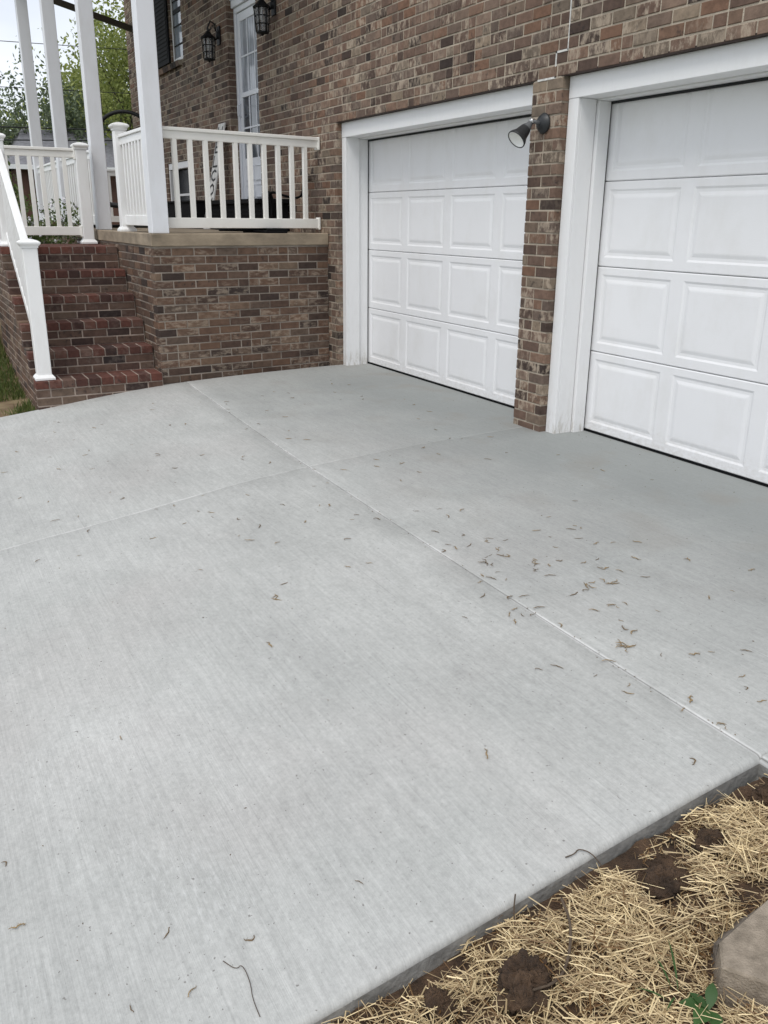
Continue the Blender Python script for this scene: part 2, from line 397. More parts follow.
def ground_z(x, y):
    if x > -.3: return min(sz(max(y, -14)), 0)-.20
    z = lawn_z(x, y)
    if y > -3.0: z = max(z, .12) if x < -6 else z-.4
    return z-.02
mb = MB(); nx = len(gx)
mb.add([(x, y, ground_z(x, y)) for y in gy for x in gx], [(j*nx+i, j*nx+i+1, (j+1)*nx+i+1, (j+1)*nx+i) for j in range(len(gy)-1) for i in range(nx-1)], 0, None, True)
tag(mb.build('ground', M_ground), kind='structure')
# near lawn patch
mb = MB(); xs = frange(-5.2, -.05, 60); ys = frange(-6.5, -2.9, 44); nx = len(xs)
def lawn_fine(x, y):
    z = lawn_z(x, y)+noise.noise(Vector((x*9, y*9, 3)))*.012
    if x > -.3: z -= (x+.3)*.12
    return z
mb.add([(x, y, lawn_fine(x, y)) for y in ys for x in xs], [(j*nx+i, j*nx+i+1, (j+1)*nx+i+1, (j+1)*nx+i) for j in range(len(ys)-1) for i in range(nx-1)], 0, None, True)
tag(mb.build('lawn', M_soil), kind='structure')

def leafy(name, lo, hi, seed_attr=True, rough=.6, trans=.25):
    M = bpy.data.materials.new(name); M.use_nodes = True; t = M.node_tree; g = G(t); b = t.nodes['Principled BSDF']
    at = g.new('ShaderNodeAttribute', attribute_name='bcol'); sp = g.new('ShaderNodeSeparateXYZ'); g.link(at.outputs['Vector'], sp.inputs[0])
    c = g.ramp(sp.outputs[0], [(0, lo), (1, hi)])
    g.link(c, b.inputs['Base Color']); b.inputs['Roughness'].default_value = rough
    if trans:
        tr = g.new('ShaderNodeBsdfTranslucent'); g.link(c, tr.inputs[0]); ms = g.new('ShaderNodeMixShader'); ms.inputs[0].default_value = trans
        o = t.nodes['Material Output']; g.link(b.outputs[0], ms.inputs[1]); g.link(tr.outputs[0], ms.inputs[2]); g.link(ms.outputs[0], o.inputs[0])
    return M
M_grass = leafy('grass_blades', (.045,.075,.015), (.14,.17,.04))
mb = MB()
for i in range(22000):
    x = -.12-random.random()**1.1*3.6; y = -3.06-random.random()*1.4
    d = noise.noise(Vector((x*2.2, y*2.2, 9)))
    if d < .15+.2*random.random() and x > -.75: continue
    z = lawn_fine(x, y)-.005; h = .03+.07*random.random(); a = random.random()*6.28; w_ = .0025+.002*random.random()
    lx, ly = random.gauss(0, .022), random.gauss(0, .022); c = (random.random(), 0, 0)
    dx, dy = cos(a)*w_, sin(a)*w_
    mb.add([(x-dx, y-dy, z), (x+dx, y+dy, z), (x+lx*.5+dx*.7, y+ly*.5+dy*.7, z+h*.6), (x+lx, y+ly, z+h)], [(0,1,2,3)], 0, c)
tag(mb.build('grass', M_grass), 'short patchy green grass beside the brick steps', 'grass', kind='stuff')

# ---------------------------------------------------------------- house brickwork
BH, BL, MJ = .0677, .2032, .0105
def bricks(mb, o, u, n, ulen, z0, z1, openings=(), depth=.095, phase=0, mi=0, jit=.0016, course0=None, half=None, zoff=0, BL=BL, snap=.06):
    half = BL/2
    """running bond of separate bricks. o: origin on the wall face, u: direction along, n: outward normal"""
    o = Vector(o); u = Vector(u); n = Vector(n)
    k = math.floor((z0-zoff)/BH+.001)
    while k*BH+zoff < z1-.012:
        za, zb = k*BH+MJ+zoff, (k+1)*BH+zoff
        zb = min(zb, z1); za = max(za, z0)
        if zb-za < .012: k += 1; continue
        iv = [(0.0, ulen if not callable(ulen) else ulen((za+zb)/2))]
        for (a, b, c, d) in openings:
            if d <= za+.012 or c >= zb-.012: continue
            nv = []
            for s, e in iv:
                if b <= s or a >= e: nv.append((s, e)); continue
                if a > s: nv.append((s, a))
                if b < e: nv.append((b, e))
            iv = nv
        ph = phase+(half if k % 2 else 0)
        for s, e in iv:
            cuts = [s]; j = math.ceil((s-ph+.03)/BL)
            while ph+j*BL < e-.03:
                c = ph+j*BL
                if random.random() < snap and c-BL*.5 > s+.05 and c-cuts[-1] > BL*.9: cuts.append(c-BL*.5)
                cuts.append(c); j += 1
            cuts.append(e)
            for a, b in zip(cuts, cuts[1:]):
                a2 = a if a == s else a+MJ/2; b2 = b if b == e else b-MJ/2
                if b2-a2 < .012: continue
                q = o+u*a2+n*max(-.0016, random.gauss(0, jit)); L_ = b2-a2
                col = (random.random(), random.random(), random.random())
                # chamfered box: outer face inset a little
                c = .0028
                r = [random.gauss(0, .0009) for _ in range(8)]
                P = lambda s_, z_, d_: tuple(q+u*s_-n*d_+Vector((0, 0, z_)))
                vs = [P(c+r[0], za+c+r[1], 0), P(L_-c+r[2], za+c+r[3], 0), P(L_-c+r[4], zb-c+r[5], 0), P(c+r[6], zb-c+r[7], 0),
                      P(0, za, c), P(L_, za, c), P(L_, zb, c), P(0, zb, c), P(0, za, depth), P(L_, za, depth), P(L_, zb, depth), P(0, zb, depth)]
                fs = [(0,1,2,3), (4,5,1,0), (5,6,2,1), (6,7,3,2), (7,4,0,3), (8,9,5,4), (9,10,6,5), (10,11,7,6), (11,8,4,7)]
                if u.cross(Vector((0,0,1))).dot(n) < 0: fs = [f[::-1] for f in fs]
                mb.add(vs, fs, mi, col)
        k += 1
WY = -.30; HX0, HX1 = -7.5, 6.9; HTOP = 5.6
REC = .0045
ZO = 2.143-31*BH-MJ
house = thing('brick_house', 'brown brick house with two white garage doors and a recessed front door', 'house', (0, 0, 0))
GA = (-.05, 2.747, -.5, 2.143)      # left garage opening (x0,x1,z0,z1)
GB = (3.034, 5.87, -.5, 2.143)
DO = (-2.85, -1.94, 1.1, 3.62)      # front door recess
W1 = (-5.10, -4.56, 3.27, 4.95)     # upper window
W2 = (-5.66, -4.50, 1.27, 2.06)     # lower window
ops = [(a-HX0, b-HX0, c, d) for a, b, c, d in (GA, GB, DO, W1, W2)]
mb = MB()
bricks(mb, (HX0, WY, 0), (1,0,0), (0,-1,0), HX1-HX0, -.40, HTOP, ops, zoff=ZO, BL=.176, snap=.16)
# reveals of the front door recess and the house end
bricks(mb, (DO[0], WY+.095+MJ, 0), (0,1,0), (1,0,0), .20, 1.15, DO[3], phase=.09, zoff=ZO)
bricks(mb, (DO[1], WY+.095+MJ, 0), (0,1,0), (-1,0,0), .20, 1.15, DO[3], phase=.09, zoff=ZO)
bricks(mb, (HX0, WY+.095+MJ, 0), (0,1,0), (-1,0,0), 7.0, -.40, HTOP, phase=.09, zoff=ZO)
# mortar body, built as pieces that leave the openings free
def mort(x0, x1, z0, z1, y1=WY+.15): mb.box((x0, WY+REC, z0), (x1, y1, z1), 1)
mort(HX0+REC, W2[0]-REC, -.4, HTOP); mort(W2[0]-REC, W2[1]+REC, -.4, W2[2]-REC); mort(W2[0]-REC, W2[1]+REC, W2[3]+REC, W1[2]-REC)
mort(W2[0]-REC, W1[0]-REC, W1[2]-REC, HTOP); mort(W1[0]-REC, W1[1]+REC, W1[3], HTOP); mort(W1[1]+REC, W2[1]+REC, W1[2]-REC, HTOP)
mort(W2[1]+REC, DO[0]-REC, -.4, HTOP, -.02); mort(DO[0]-REC, DO[1]+REC, DO[3]+REC, HTOP, -.02); mort(DO[0]-REC, DO[1]+REC, -.4, 1.1, -.02)
mort(DO[1]+REC, GA[0]-REC, -.4, HTOP, -.02); mort(GA[0]-REC, GB[1]+REC, GA[3]+.0095, HTOP)
mort(GA[1]+REC, GB[0]-REC, -.4, GA[3]+.0095); mort(GB[1]+REC, HX1, -.4, HTOP)
mb.box((HX0+REC, WY+.15, -.4), (HX0+.15, 7.0, HTOP), 1)
mb.build('wall', [M_brick, M_mortar], house)
# plain back, side and top closing the house body
mb = MB(); mb.box((HX0+.16, 6.9, -.4), (HX1, 7.0, HTOP)); mb.box((HX1-.1, WY+.16, -.4), (HX1, 6.9, HTOP)); mb.box((HX0-.3, WY-.45, HTOP+.002), (HX1+.3, 7.3, HTOP+.12))
mb.build('roof_deck', M_steel, house)
# steel lintels over the garage openings
for a, b, c, d in (GA, GB):
    MB().box((a-.02, WY+.003, d-.004), (b+.02, WY+.13, d+.0085)).build('lintel', M_steel, house)
# pale caulk in a stepped crack above the brick pillar
mb = MB(); cy = WY-.0008
def seg(x0, z0, x1, z1, w_=.011): mb.box((min(x0, x1)-w_/2, cy, min(z0, z1)-w_/2), (max(x0, x1)+w_/2, cy+.012, max(z0, z1)+w_/2))
zc = [31*BH+MJ/2+.0, 32*BH+MJ/2, 34*BH+MJ/2, 38*BH]
zc = [2.143+BH*0+.0, 2.143+BH*2-MJ/2, 2.62]
seg(2.80, zc[0]-.004, 2.958, zc[0]-.004); seg(2.958, zc[0], 2.958, zc[1]); seg(2.958, zc[1], 3.06, zc[1]); seg(3.06, zc[1], 3.06, zc[2], .008)
mb.build('caulk_line', mat('white_caulk', (.66,.65,.62), .7, noise_amt=.3, nscale=40), house)

# garage frames and doors
def garage(x0, x1, cl_=.078, cr_=.078, so=0.0):
    """x0..x1: brick to brick"""
    j0, j1 = x0+cl_, x1-cr_
    fy = WY+.052; top = GA[3]-.004; ft = 2.017
    f = MB()
    f.box((x0+.003, fy, -.03), (j0, fy+.02, ft)); f.box((j1, fy, -.03), (x1-.003, fy+.02, ft))      # casings
    f.box((x0+.003, fy-.002, ft+.001), (x1-.003, fy+.018, top))                                      # fascia
    f.box((j0-.02, fy+.0205, -.03), (j0, -.108, ft+.001)); f.box((j1, fy+.0205, -.03), (j1+.02, -.108, ft+.001))
    f.box((j0-.02, fy+.0185, ft+.002), (j1+.02, -.108, ft+.022))                                     # head jamb
    f.box((j0-.045, -.104, -.03), (j0-.004+so, -.014, ft-.008)); f.box((j1+.004, -.104, -.03), (j1+.045, -.014, ft-.008))
    f.box((j0-.045, -.104, ft-.007), (j1+.045, -.014, ft+.014))
    fr = f.build('garage_frame', M_trim, house, bevel=.0025)
    st = MB()
    st.box((j0-.045, -.0135, -.03), (j0-.012+so, -.004, ft-.02)); st.box((j1+.012, -.0135, -.03), (j1+.045, -.004, ft-.02)); st.box((j0-.045, -.0135, ft-.022), (j1+.045, -.004, ft-.008))
    st.build('weather_strip', M_dark, fr)
    # sectional door of four sections, each with four raised panels
    dx0, dx1 = j0-.03+so, j1+.03; W = dx1-dx0
    for k in range(4):
        ZB = (.013, .533, 1.064, 1.565, 2.10); z0 = ZB[k]; z1 = ZB[k+1]-.0028; mb = MB()
        def pt(x, z, d): return (x, .0+d, z)
        # front skin: grid with the panels cut out
        px = []
        pw = (W-.060*2-.097*3)/4
        for i in range(4): a = dx0+.060+i*(pw+.097); px.append((a, a+pw))
        pz0, pz1 = z0+.055, z1-.045
        xs = [dx0]+[q for p in px for q in p]+[dx1]
        def quad(a, b, c, d, e0=0, e1=0): mb.add([(a, e0, c), (b, e0, c), (b, e1, d), (a, e1, d)], [(0,1,2,3)])
        quad(dx0, dx1, z0+.006, pz0); quad(dx0, dx1, pz1, z1-.006)
        mb.add([(dx0, .007, z0), (dx1, .007, z0), (dx1, 0, z0+.006), (dx0, 0, z0+.006)], [(0,1,2,3)])
        mb.add([(dx0, 0, z1-.006), (dx1, 0, z1-.006), (dx1, .007, z1), (dx0, .007, z1)], [(0,1,2,3)])
        for i in range(5):
            a, b = xs[2*i], xs[2*i+1]
            quad(a, b, pz0, pz1)
        rings = [(0, 0), (.012, .0050), (.028, .0054), (.046, .0012), (.054, .0004)]
        for a, b in px:
            R_ = [[(a+o_, d, pz0+o_), (b-o_, d, pz0+o_), (b-o_, d, pz1-o_), (a+o_, d, pz1-o_)] for o_, d in rings]
            vs = [p for r in R_ for p in r]; fs = []
            for r in range(len(rings)-1):
                for q in range(4): fs.append((r*4+q, r*4+(q+1) % 4, (r+1)*4+(q+1) % 4, (r+1)*4+q))
            fs.append((len(vs)-4, len(vs)-3, len(vs)-2, len(vs)-1)); mb.add(vs, fs)
        mb.box((dx0, .0078, z0), (dx1, .045, z1-.002))
        if k == 0: g_ = bpy.data.objects.new('garage_door', None); COL.objects.link(g_); g_.parent = house; g_.location = (dx0, 0, 0)
        mb.build('door_section', M_door, g_)
    # dark backing between the sections, bottom seal
    MB().box((dx0, .046, .0), (dx1, .06, 2.14)).build('door_backing', M_dark, g_)
    sl = MB(); sl.box((dx0, .004, -.008), (dx1, .04, .0125))
    sl.build('bottom_seal', M_black, g_)
    mb = MB(); mb.box((x0, .0615, -.3), (x1, .1, 2.3)); mb.build('inner_wall', M_dark, g_)
    return g_
garage(GA[0], GA[1], .078, .058, -.014); garage(GB[0], GB[1], .092, .078, .027)

# ---- front door in its recess
dy = -.215
fd = bpy.data.objects.new('front_door', None); COL.objects.link(fd); fd.parent = house; fd.location = (DO[0], dy, 1.46)
M_fd = vinyl('storm_door_white', (.74,.76,.80), .15)
x0, x1 = DO[0]+.004, DO[1]-.004; zb, zt = 1.47, 3.47
mb = MB(); mb.box((x0, dy, zb-.02), (x0+.055, dy+.06, zt)); mb.box((x1-.055, dy, zb-.02), (x1, dy+.06, zt)); mb.box((x0, dy, zt+.001), (x1, dy+.06, zt+.055))
mb.box((x0-.0, dy-.028, zt+.056), (x1, dy+.05, zt+.13)); mb.box((x0-.0, dy-.045, zt+.131), (x1, dy+.05, zt+.16))
mb.build('door_frame', M_fd, fd, bevel=.003)
mb = MB()
sx0, sx1 = x0+.06, x1-.06; ys_ = dy+.018
mb.box((sx0, ys_, zb), (sx0+.075, ys_+.035, zt-.004)); mb.box((sx1-.075, ys_, zb), (sx1, ys_+.035, zt-.004))
mb.box((sx0+.0755, ys_, zt-.09), (sx1-.0755, ys_+.035, zt-.004)); mb.box((sx0+.0755, ys_, 2.62), (sx1-.0755, ys_+.035, 2.67))
mb.box((sx0+.0755, ys_+.002, zb), (sx1-.0755, ys_+.033, 1.98))
for a, b, c, d in ((sx0+.11, (sx0+sx1)/2-.03, 1.56, 1.70), ((sx0+sx1)/2+.03, sx1-.11, 1.56, 1.70), (sx0+.11, (sx0+sx1)/2-.03, 1.74, 1.90), ((sx0+sx1)/2+.03, sx1-.11, 1.74, 1.90)):
    mb.box((a, ys_-.012, c), (b, ys_+.001, c+.012)); mb.box((a, ys_-.012, d-.012), (b, ys_+.001, d)); mb.box((a, ys_-.006, c+.0125), (b, ys_+.001, d-.0125))
mb.build('door_leaf', M_fd, fd, bevel=.002)
gl = MB(); gl.box((sx0+.0757, ys_+.012, 2.671), (sx1-.0757, ys_+.016, zt-.091)).build('upper_glass', M_curtain, fd)
gl = MB(); gl.box((sx0+.0757, ys_+.012, 1.981), (sx1-.0757, ys_+.016, 2.619)).build('lower_glass', glass_mat('storm_glass', (.06,.07,.085), (.14,.16,.18)), fd)
mb = MB(); gw = (sx1-sx0-.151)
for i in (1, 2): x = sx0+.0755+gw*i/3; mb.box((x-.009, ys_+.004, 2.6705), (x+.009, ys_+.011, zt-.0905)); mb.box((x-.009, ys_+.004, 1.9805), (x+.009, ys_+.011, 2.6195))
for z in (3.03, 2.30): mb.box((sx0+.0755, ys_+.0025, z-.009), (sx1-.0755, ys_+.0038, z+.009))
mb.build('muntin', M_fd, fd)
mb = MB(); mb.tube([(sx0+.03, ys_, 2.56), (sx0+.03, ys_-.045, 2.54), (sx0+.03, ys_-.045, 2.44), (sx0+.03, ys_, 2.42)], .008, 8); mb.build('handle', M_fd, fd)
MB().box((x0, dy-.05, 1.21), (x1, dy+.10, 1.449)).build('threshold', M_dark, fd)

# ---- windows
def window(W, frame=.05, black_muntin=True, dy=.095, glass=M_glass, rows=()):
    a, b, c, d = W; y = WY+dy
    wn = bpy.data.objects.new('window', None); COL.objects.link(wn); wn.parent = house; wn.location = (a, y, c)
    f = MB(); f.box((a+.003, y, c+.003), (a+frame, y+.06, d)); f.box((b-frame, y, c+.003), (b-.003, y+.06, d)); f.box((a+frame, y-.001, c+.003), (b-frame, y+.06, c+frame)); f.box((a+frame, y-.001, d-frame), (b-frame, y+.06, d))
    f.build('frame', M_trim, wn, bevel=.002)
    MB().box((a+frame, y+.022, c+frame), (b-frame, y+.028, d-frame)).build('pane', glass, wn)
    m_ = MB()
    for z, t_ in rows: m_.box((a+frame, y+.010, z-t_/2), (b-frame, y+.020, z+t_/2))
    m_.box((a+frame+.001, y+.008, c+frame), (a+frame+.014, y+.0095, d-frame))
    m_.build('muntin', M_dark if black_muntin else M_trim, wn)
    MB().box((a, y+.07, c), (b, y+.09, d)).build('backing', M_dark, wn)
    return wn
W1w = W1
w1 = window(W1w, .045, True, .03, mat('pale_reflecting_glass', (.30,.34,.39), .08, noise_amt=.4, nscale=4, spec=.9), rows=[(3.47, .014), (3.69, .014), (3.86, .05), (3.98, .014), (4.2, .014), (4.5, .014)])
mb = MB(); bb = MB()
for i in range(9):      # sloping rowlock sill of brick
    xx = -5.72+i*.1235
    mb.obox((xx, WY-.05, W1w[2]-.085), (.114, 0, 0), (0, .14, .03), (0, -.012, .062), 0, (random.random(), random.random()*.4, random.random()*.5))
mb.obox((-5.72, WY-.044, W1w[2]-.083), (1.11, 0, 0), (0, .12, .026), (0, -.012, .056), 1)
mb.build('brick_sill', [M_brick, M_mortar], w1)
mb = MB(); mb.box((-5.76, WY-.03, 3.285), (-5.115, WY-.008, 4.95))
for i in range(30): z = 3.34+i*.05; mb.obox((-5.72, WY-.031, z), (.565, 0, 0), (0, -.006, .010), (0, .003, .036))
mb.build('shutter', mat('shutter_black', (.008,.008,.009), .75, spec=.2), w1)
w2 = window(W2, .05, False, .11, mat('dark_pane', (.012,.015,.019), .25, spec=.12), rows=[(1.64, .03)])
mb = MB(); mb.box((-5.655, WY+.02, 1.975), (-4.505, WY+.10, 2.055)); mb.box((-5.655, WY+.02, 1.275), (-5.60, WY+.10, 1.97)); mb.build('frame', M_trim, w2)

# ---------------------------------------------------------------- porch
PX, PYS = -.076, -2.0
CZ0, CZ1 = 1.10, 1.204
porch = thing('brick_porch', 'brick porch base with a tan concrete slab edge beside the garage', 'porch', (PX, PYS, 0))
mb = MB()
SK = Vector((-.172, 1.70, 0)).normalized(); SN = Vector((SK.y, -SK.x, 0))
bricks(mb, (PX, PYS, 0), SK, SN, 1.703, -.40, CZ0, phase=.06)
bricks(mb, (-7.4, PYS, 0), (1,0,0), (0,-1,0), 7.4+PX-.095-MJ, -.20, CZ0, phase=.02, mi=2)
mb.prism([(-7.4, PYS+REC, -.4), (PX-REC, PYS+REC, -.4), (PX-.172-REC, WY-.003, -.4), (-7.4, WY-.003, -.4)], (0, 0, .4+CZ0), 1)
mb.build('wall', [M_brick2, M_mortar_p, M_brick2], porch)
MB().prism([(-7.45, PYS-.014, CZ0+.001), (PX+.018, PYS-.014, CZ0+.001), (PX+.016-.172, WY-.002, CZ0+.001), (-7.45, WY-.002, CZ0+.001)], (0, 0, CZ1-CZ0-.001)).build('slab', M_cap, porch, bevel=.006)

# ---- steps
steps = thing('brick_steps', 'dark red brick steps climbing to the porch landing', 'steps', (-.04, -3.05, -.2))
SY0, SY1 = -3.05, PYS-.006
XS = [-.04-.2740*i for i in range(6)]; ZS = [.048+.2030*i for i in range(6)]; BACK = -2.40
for i in range(6):
    mb = MB(); nb = MB()
    x, z = XS[i], ZS[i]
    x2 = XS[i+1] if i < 5 else BACK
    # two stretcher courses below the nosing, three or more at the foot
    zlow = (ZS[i-1] if i else -.34)
    h = .0613
    nz0 = z-.0625
    zz = nz0-MJ; k = 0
    while zz > zlow+.015:
        za = max(zlow+.004, zz-h*.95); ph = (.09 if (i+k) % 2 else 0)
        y = SY0; cuts = [SY0]; c = SY0+ph+BL*.5
        while c < SY1-.04: cuts.append(c+random.gauss(0, .004)); c += BL
        cuts.append(SY1)
        for a, b in zip(cuts, cuts[1:]):
            j = max(-.0008, random.gauss(0, .0014))
            mb.box((x-.09, a+(MJ/2 if a > SY0 else 0), za), (x+j, b-MJ/2, zz), 0, (random.random(), random.random(), random.random()))
        zz = za-MJ; k += 1
    # nosing headers
    n = 10; pitch = (SY1-SY0)/n
    for q in range(n):
        ya = SY0+q*pitch; j = max(-.003, random.gauss(0, .0015))
        nb.box((x-.195, ya+(MJ/2 if q else 0), nz0), (x+.008+j, ya+pitch-MJ/2, z+random.gauss(0, .001)), 0, (random.random(), random.random(), random.random()))
    # rest of the tread
    xt = x-.205
    while xt > x2-.0:
        xe = max(xt-.095, x2-.1); 
        for q in range(5):
            ya = SY0+q*(SY1-SY0)/5
            nb.box((xe+MJ, ya+MJ/2, nz0), (xt, ya+(SY1-SY0)/5-MJ/2, z+random.gauss(0, .001)), 0, (random.random(), random.random(), random.random()))
        xt = xe
    mb.build('riser', M_step, steps, bevel=.0025); nb.build('tread', M_nose, steps, bevel=.003)
# left cheek courses (face -Y)
k = 0; z = ZS[5]-.0625-MJ
cheek = MB()
def xfront(zm):
    for i in range(6):
        if zm < ZS[i]: return XS[i]
    return XS[5]
kk = 0; z = ZS[5]
while z > -.36:
    za = z-.0669+MJ; zm = (z+za)/2; xf = xfront(zm)-.094-MJ
    c = BACK+((BL/2) if kk % 2 else 0); a = BACK
    while a < xf-.02:
        b = min(c+BL if c+BL > a+.03 else a+BL, xf); c = b
        cheek.box((a+MJ/2, SY0-random.random()*.002, za), (b-MJ/2, SY0+.09, z), 0, (random.random(), random.random(), random.random())); a = b
    z -= .0669; kk += 1
cheek.build('cheek_wall', [M_brick2], steps, bevel=.002)
mo = MB()
for i in range(6):
    x2 = BACK; z0 = ZS[i-1]-.02 if i else -.4
    mo.box((x2, SY0+.003, z0), (XS[i]-.003, SY1, ZS[i]-.0028-.0003*i))
mo.build('mortar_bed', M_mortar_d, steps)

# ---------------------------------------------------------------- posts and railings
def post_cap(mb, x, y, z, w_=.056):
    mb.box((x-w_*1.12, y-w_*1.12, z), (x+w_*1.12, y+w_*1.12, z+.012))
    a, b = w_*1.38, w_*1.5
    def ring(r, zz): return [(x-r, y-r, zz), (x+r, y-r, zz), (x+r, y+r, zz), (x-r, y+r, zz)]
    rings = [ring(w_*1.12, z+.012), ring(w_*1.42, z+.030), ring(w_*1.45, z+.042), ring(w_*1.1, z+.056), ring(w_*.5, z+.066), ring(w_*.1, z+.070)]
    vs = [p for r in rings for p in r]; fs = [(0,3,2,1)]
    for i in range(len(rings)-1):
        for q in range(4): fs.append((i*4+q, i*4+(q+1) % 4, (i+1)*4+(q+1) % 4, (i+1)*4+q))
    fs.append(tuple(range(len(vs)-4, len(vs)))); mb.add(vs, fs)
def newel(x, y, z0, z1, label, group='newel posts of the porch railings', w_=.054, base=True):
    t = thing('newel_post', label, 'newel post', (x, y, z0), group)
    MB().box((x-w_, y-w_, z0+.001), (x+w_, y+w_, z1)).build('post', M_newel, t, bevel=.004)
    mb = MB(); post_cap(mb, x, y, z1+.0005, w_); mb.build('post_cap', M_newel, t)
    if base:
        mb = MB(); rs = [(w_+.022, 0), (w_+.022, .016), (w_+.004, .040)]
        vs = [p for r, h in rs for p in [(x-r, y-r, z0+h+.001), (x+r, y-r, z0+h+.001), (x+r, y+r, z0+h+.001), (x-r, y+r, z0+h+.001)]]
        fs = [(0,3,2,1)]+[(i*4+q, i*4+(q+1) % 4, (i+1)*4+(q+1) % 4, (i+1)*4+q) for i in range(2) for q in range(4)]+[(8,9,10,11)]
        mb.add(vs, fs); mb.build('base_trim', M_newel, t)
    return t
def column(x0, y0, label, ztop=4.6, w_=.142):
    t = thing('porch_post', label, 'post', (x0-w_/2, y0+w_/2, CZ1), 'square white posts holding the porch roof')
    MB().box((x0-w_, y0, CZ1+.001), (x0, y0+w_, ztop)).build('shaft', M_post, t, bevel=.004)
    return t
column(-.10, -1.985, 'widest white square post at the near corner of the porch slab')
column(-2.34, -1.985, 'white square porch post just right of the landing newel')
column(-4.44, -1.985, 'white square porch post, second from the left')
column(-6.46, -1.985, 'narrowest white porch post at the far left end')
pr = thing('porch_roof', 'dark flat underside of the porch roof over the posts', 'roof', (-3.2, -1.2, 4.6))
MB().box((-6.65, -2.02, 4.601), (.0, -1.82, 4.85)).build('beam', M_post, pr)
MB().box((-6.8, -2.25, 4.851), (.10, WY-.003, 4.95)).build('roof_panel', M_steel, pr)

def rail(name, label, p0, p1, zt, zb, n, mat_=M_rail, brackets=(False, False), group='white vinyl railings round the porch', hw=.019, first=None, last=None, rows=None):
    """straight guard rail from p0 to p1 (x, y, z offset of the two ends for a sloping rail)"""
    p0 = Vector(p0); p1 = Vector(p1); d = p1-p0; flat = Vector((d.x, d.y, 0)); Lr = flat.length; u = flat.normalized(); sd_ = Vector((-u.y, u.x, 0)); slope = Vector((0, 0, d.z))
    t = thing(name, label, 'railing', tuple(p0), group)
    def bar(z0, z1, hw_, off=0):
        b = MB(); b.obox(p0-sd_*hw_+Vector((0, 0, z0)), u*Lr+slope, sd_*hw_*2, Vector((0, 0, z1-z0))); return b
    b = bar(zt-.09, zt-.028, .017); b2 = bar(zt-.0275, zt, .031); b.add(b2.v, b2.f)
    b.build('top_rail', mat_, t, bevel=.004)
    bar(zb, zb+.085, .020).build('bottom_rail', mat_, t, bevel=.003)
    a, e = (first if first is not None else Lr/(n+1)), (last if last is not None else Lr*n/(n+1))
    for i in range(n):
        s_ = a+(e-a)*i/max(1, n-1); q = p0+u*s_+slope*(s_/Lr); k = d.z/Lr*hw
        mb = MB(); mb.obox(q-u*hw-sd_*hw*.85+Vector((0, 0, zb+.083)), u*hw*2, sd_*hw*1.7, Vector((0, 0, zt-.088-zb-.083)))
        mb.build('baluster', mat_, t)
    for end, flag in ((p0, brackets[0]), (p1, brackets[1])):
        if flag:
            for z0, z1, h in ((zb-.012, zb+.097, .03), (zt-.105, zt+.004, .036)):
                s2 = u*(-.018) if end is p1 else u*0
                mb = MB(); mb.obox(end-sd_*h+s2+Vector((0, 0, z0)), u*.018, sd_*h*2, Vector((0, 0, z1-z0))); mb.build('end_bracket', mat_, t, bevel=.003)
    return t
rail('porch_railing', 'cream railing along the porch front from corner post to house wall', (-.185, -1.842, 0), (-.425, -.312, 0), 2.042, 1.247, 10, brackets=(False, True), first=.115, last=1.40)
rail('porch_railing', 'short railing between the widest corner post and the capped newel', (-.243, -1.915, 0), (-1.212, -1.93, 0), 2.045, 1.262, 8, M_newel)
newel(-1.266, -1.93, CZ1, 2.085, 'capped white newel at the open end of the short side railing')
newel(-2.30, -2.105, 1.066, 1.975, 'capped newel on the brick landing at the right end of its back railing')
rail('porch_railing', 'railing across the back of the brick landing above the steps', (-2.30, -2.93, 0), (-2.30, -2.161, 0), 1.985, 1.15, 6, M_rail, brackets=(False, True))
rail('porch_railing', 'railing behind the landing newel, running to the second post', (-2.485, -1.93, 0), (-4.435, -1.93, 0), 2.0, 1.26, 13, M_newel)
rail('porch_railing', 'far railing between the two leftmost porch posts', (-4.585, -1.93, 0), (-6.455, -1.93, 0), 2.0, 1.26, 13, M_newel)
rail('porch_railing', 'railing closing the far left end of the porch', (-6.53, -1.84, 0), (-6.53, -.32, 0), 2.0, 1.26, 11, M_newel)
newel(-2.30, -2.986, 1.066, 1.975, 'capped newel at the left end of the railing at the back of the landing')
newel(-1.60, -2.955, 1.066, 1.975, 'capped newel at the top of the sloping stair railing')
newel(-.155, -2.962, .05, 1.095, 'tall white newel standing on the lowest brick step', w_=.056)
rail('stair_railing', 'white stair railing sloping down to the newel on the lowest step', (-1.545, -2.955, .86), (-.212, -2.962, 0), 1.045, .245, 11, M_newel)

# dark brace under the far end of the porch roof
mb = MB(); mb.obox((-6.42, -.36, 3.82), (0, -2.6, .62), (-.07, 0, 0), (0, 0, .075)); b_ = mb.build('roof_brace', mat('weathered_brown_wood', (.075,.06,.045), .8, noise_amt=.3, nscale=20, map_scale=(1,8,8)))
tag(b_, 'dark brown diagonal beam crossing behind the porch posts', 'beam')

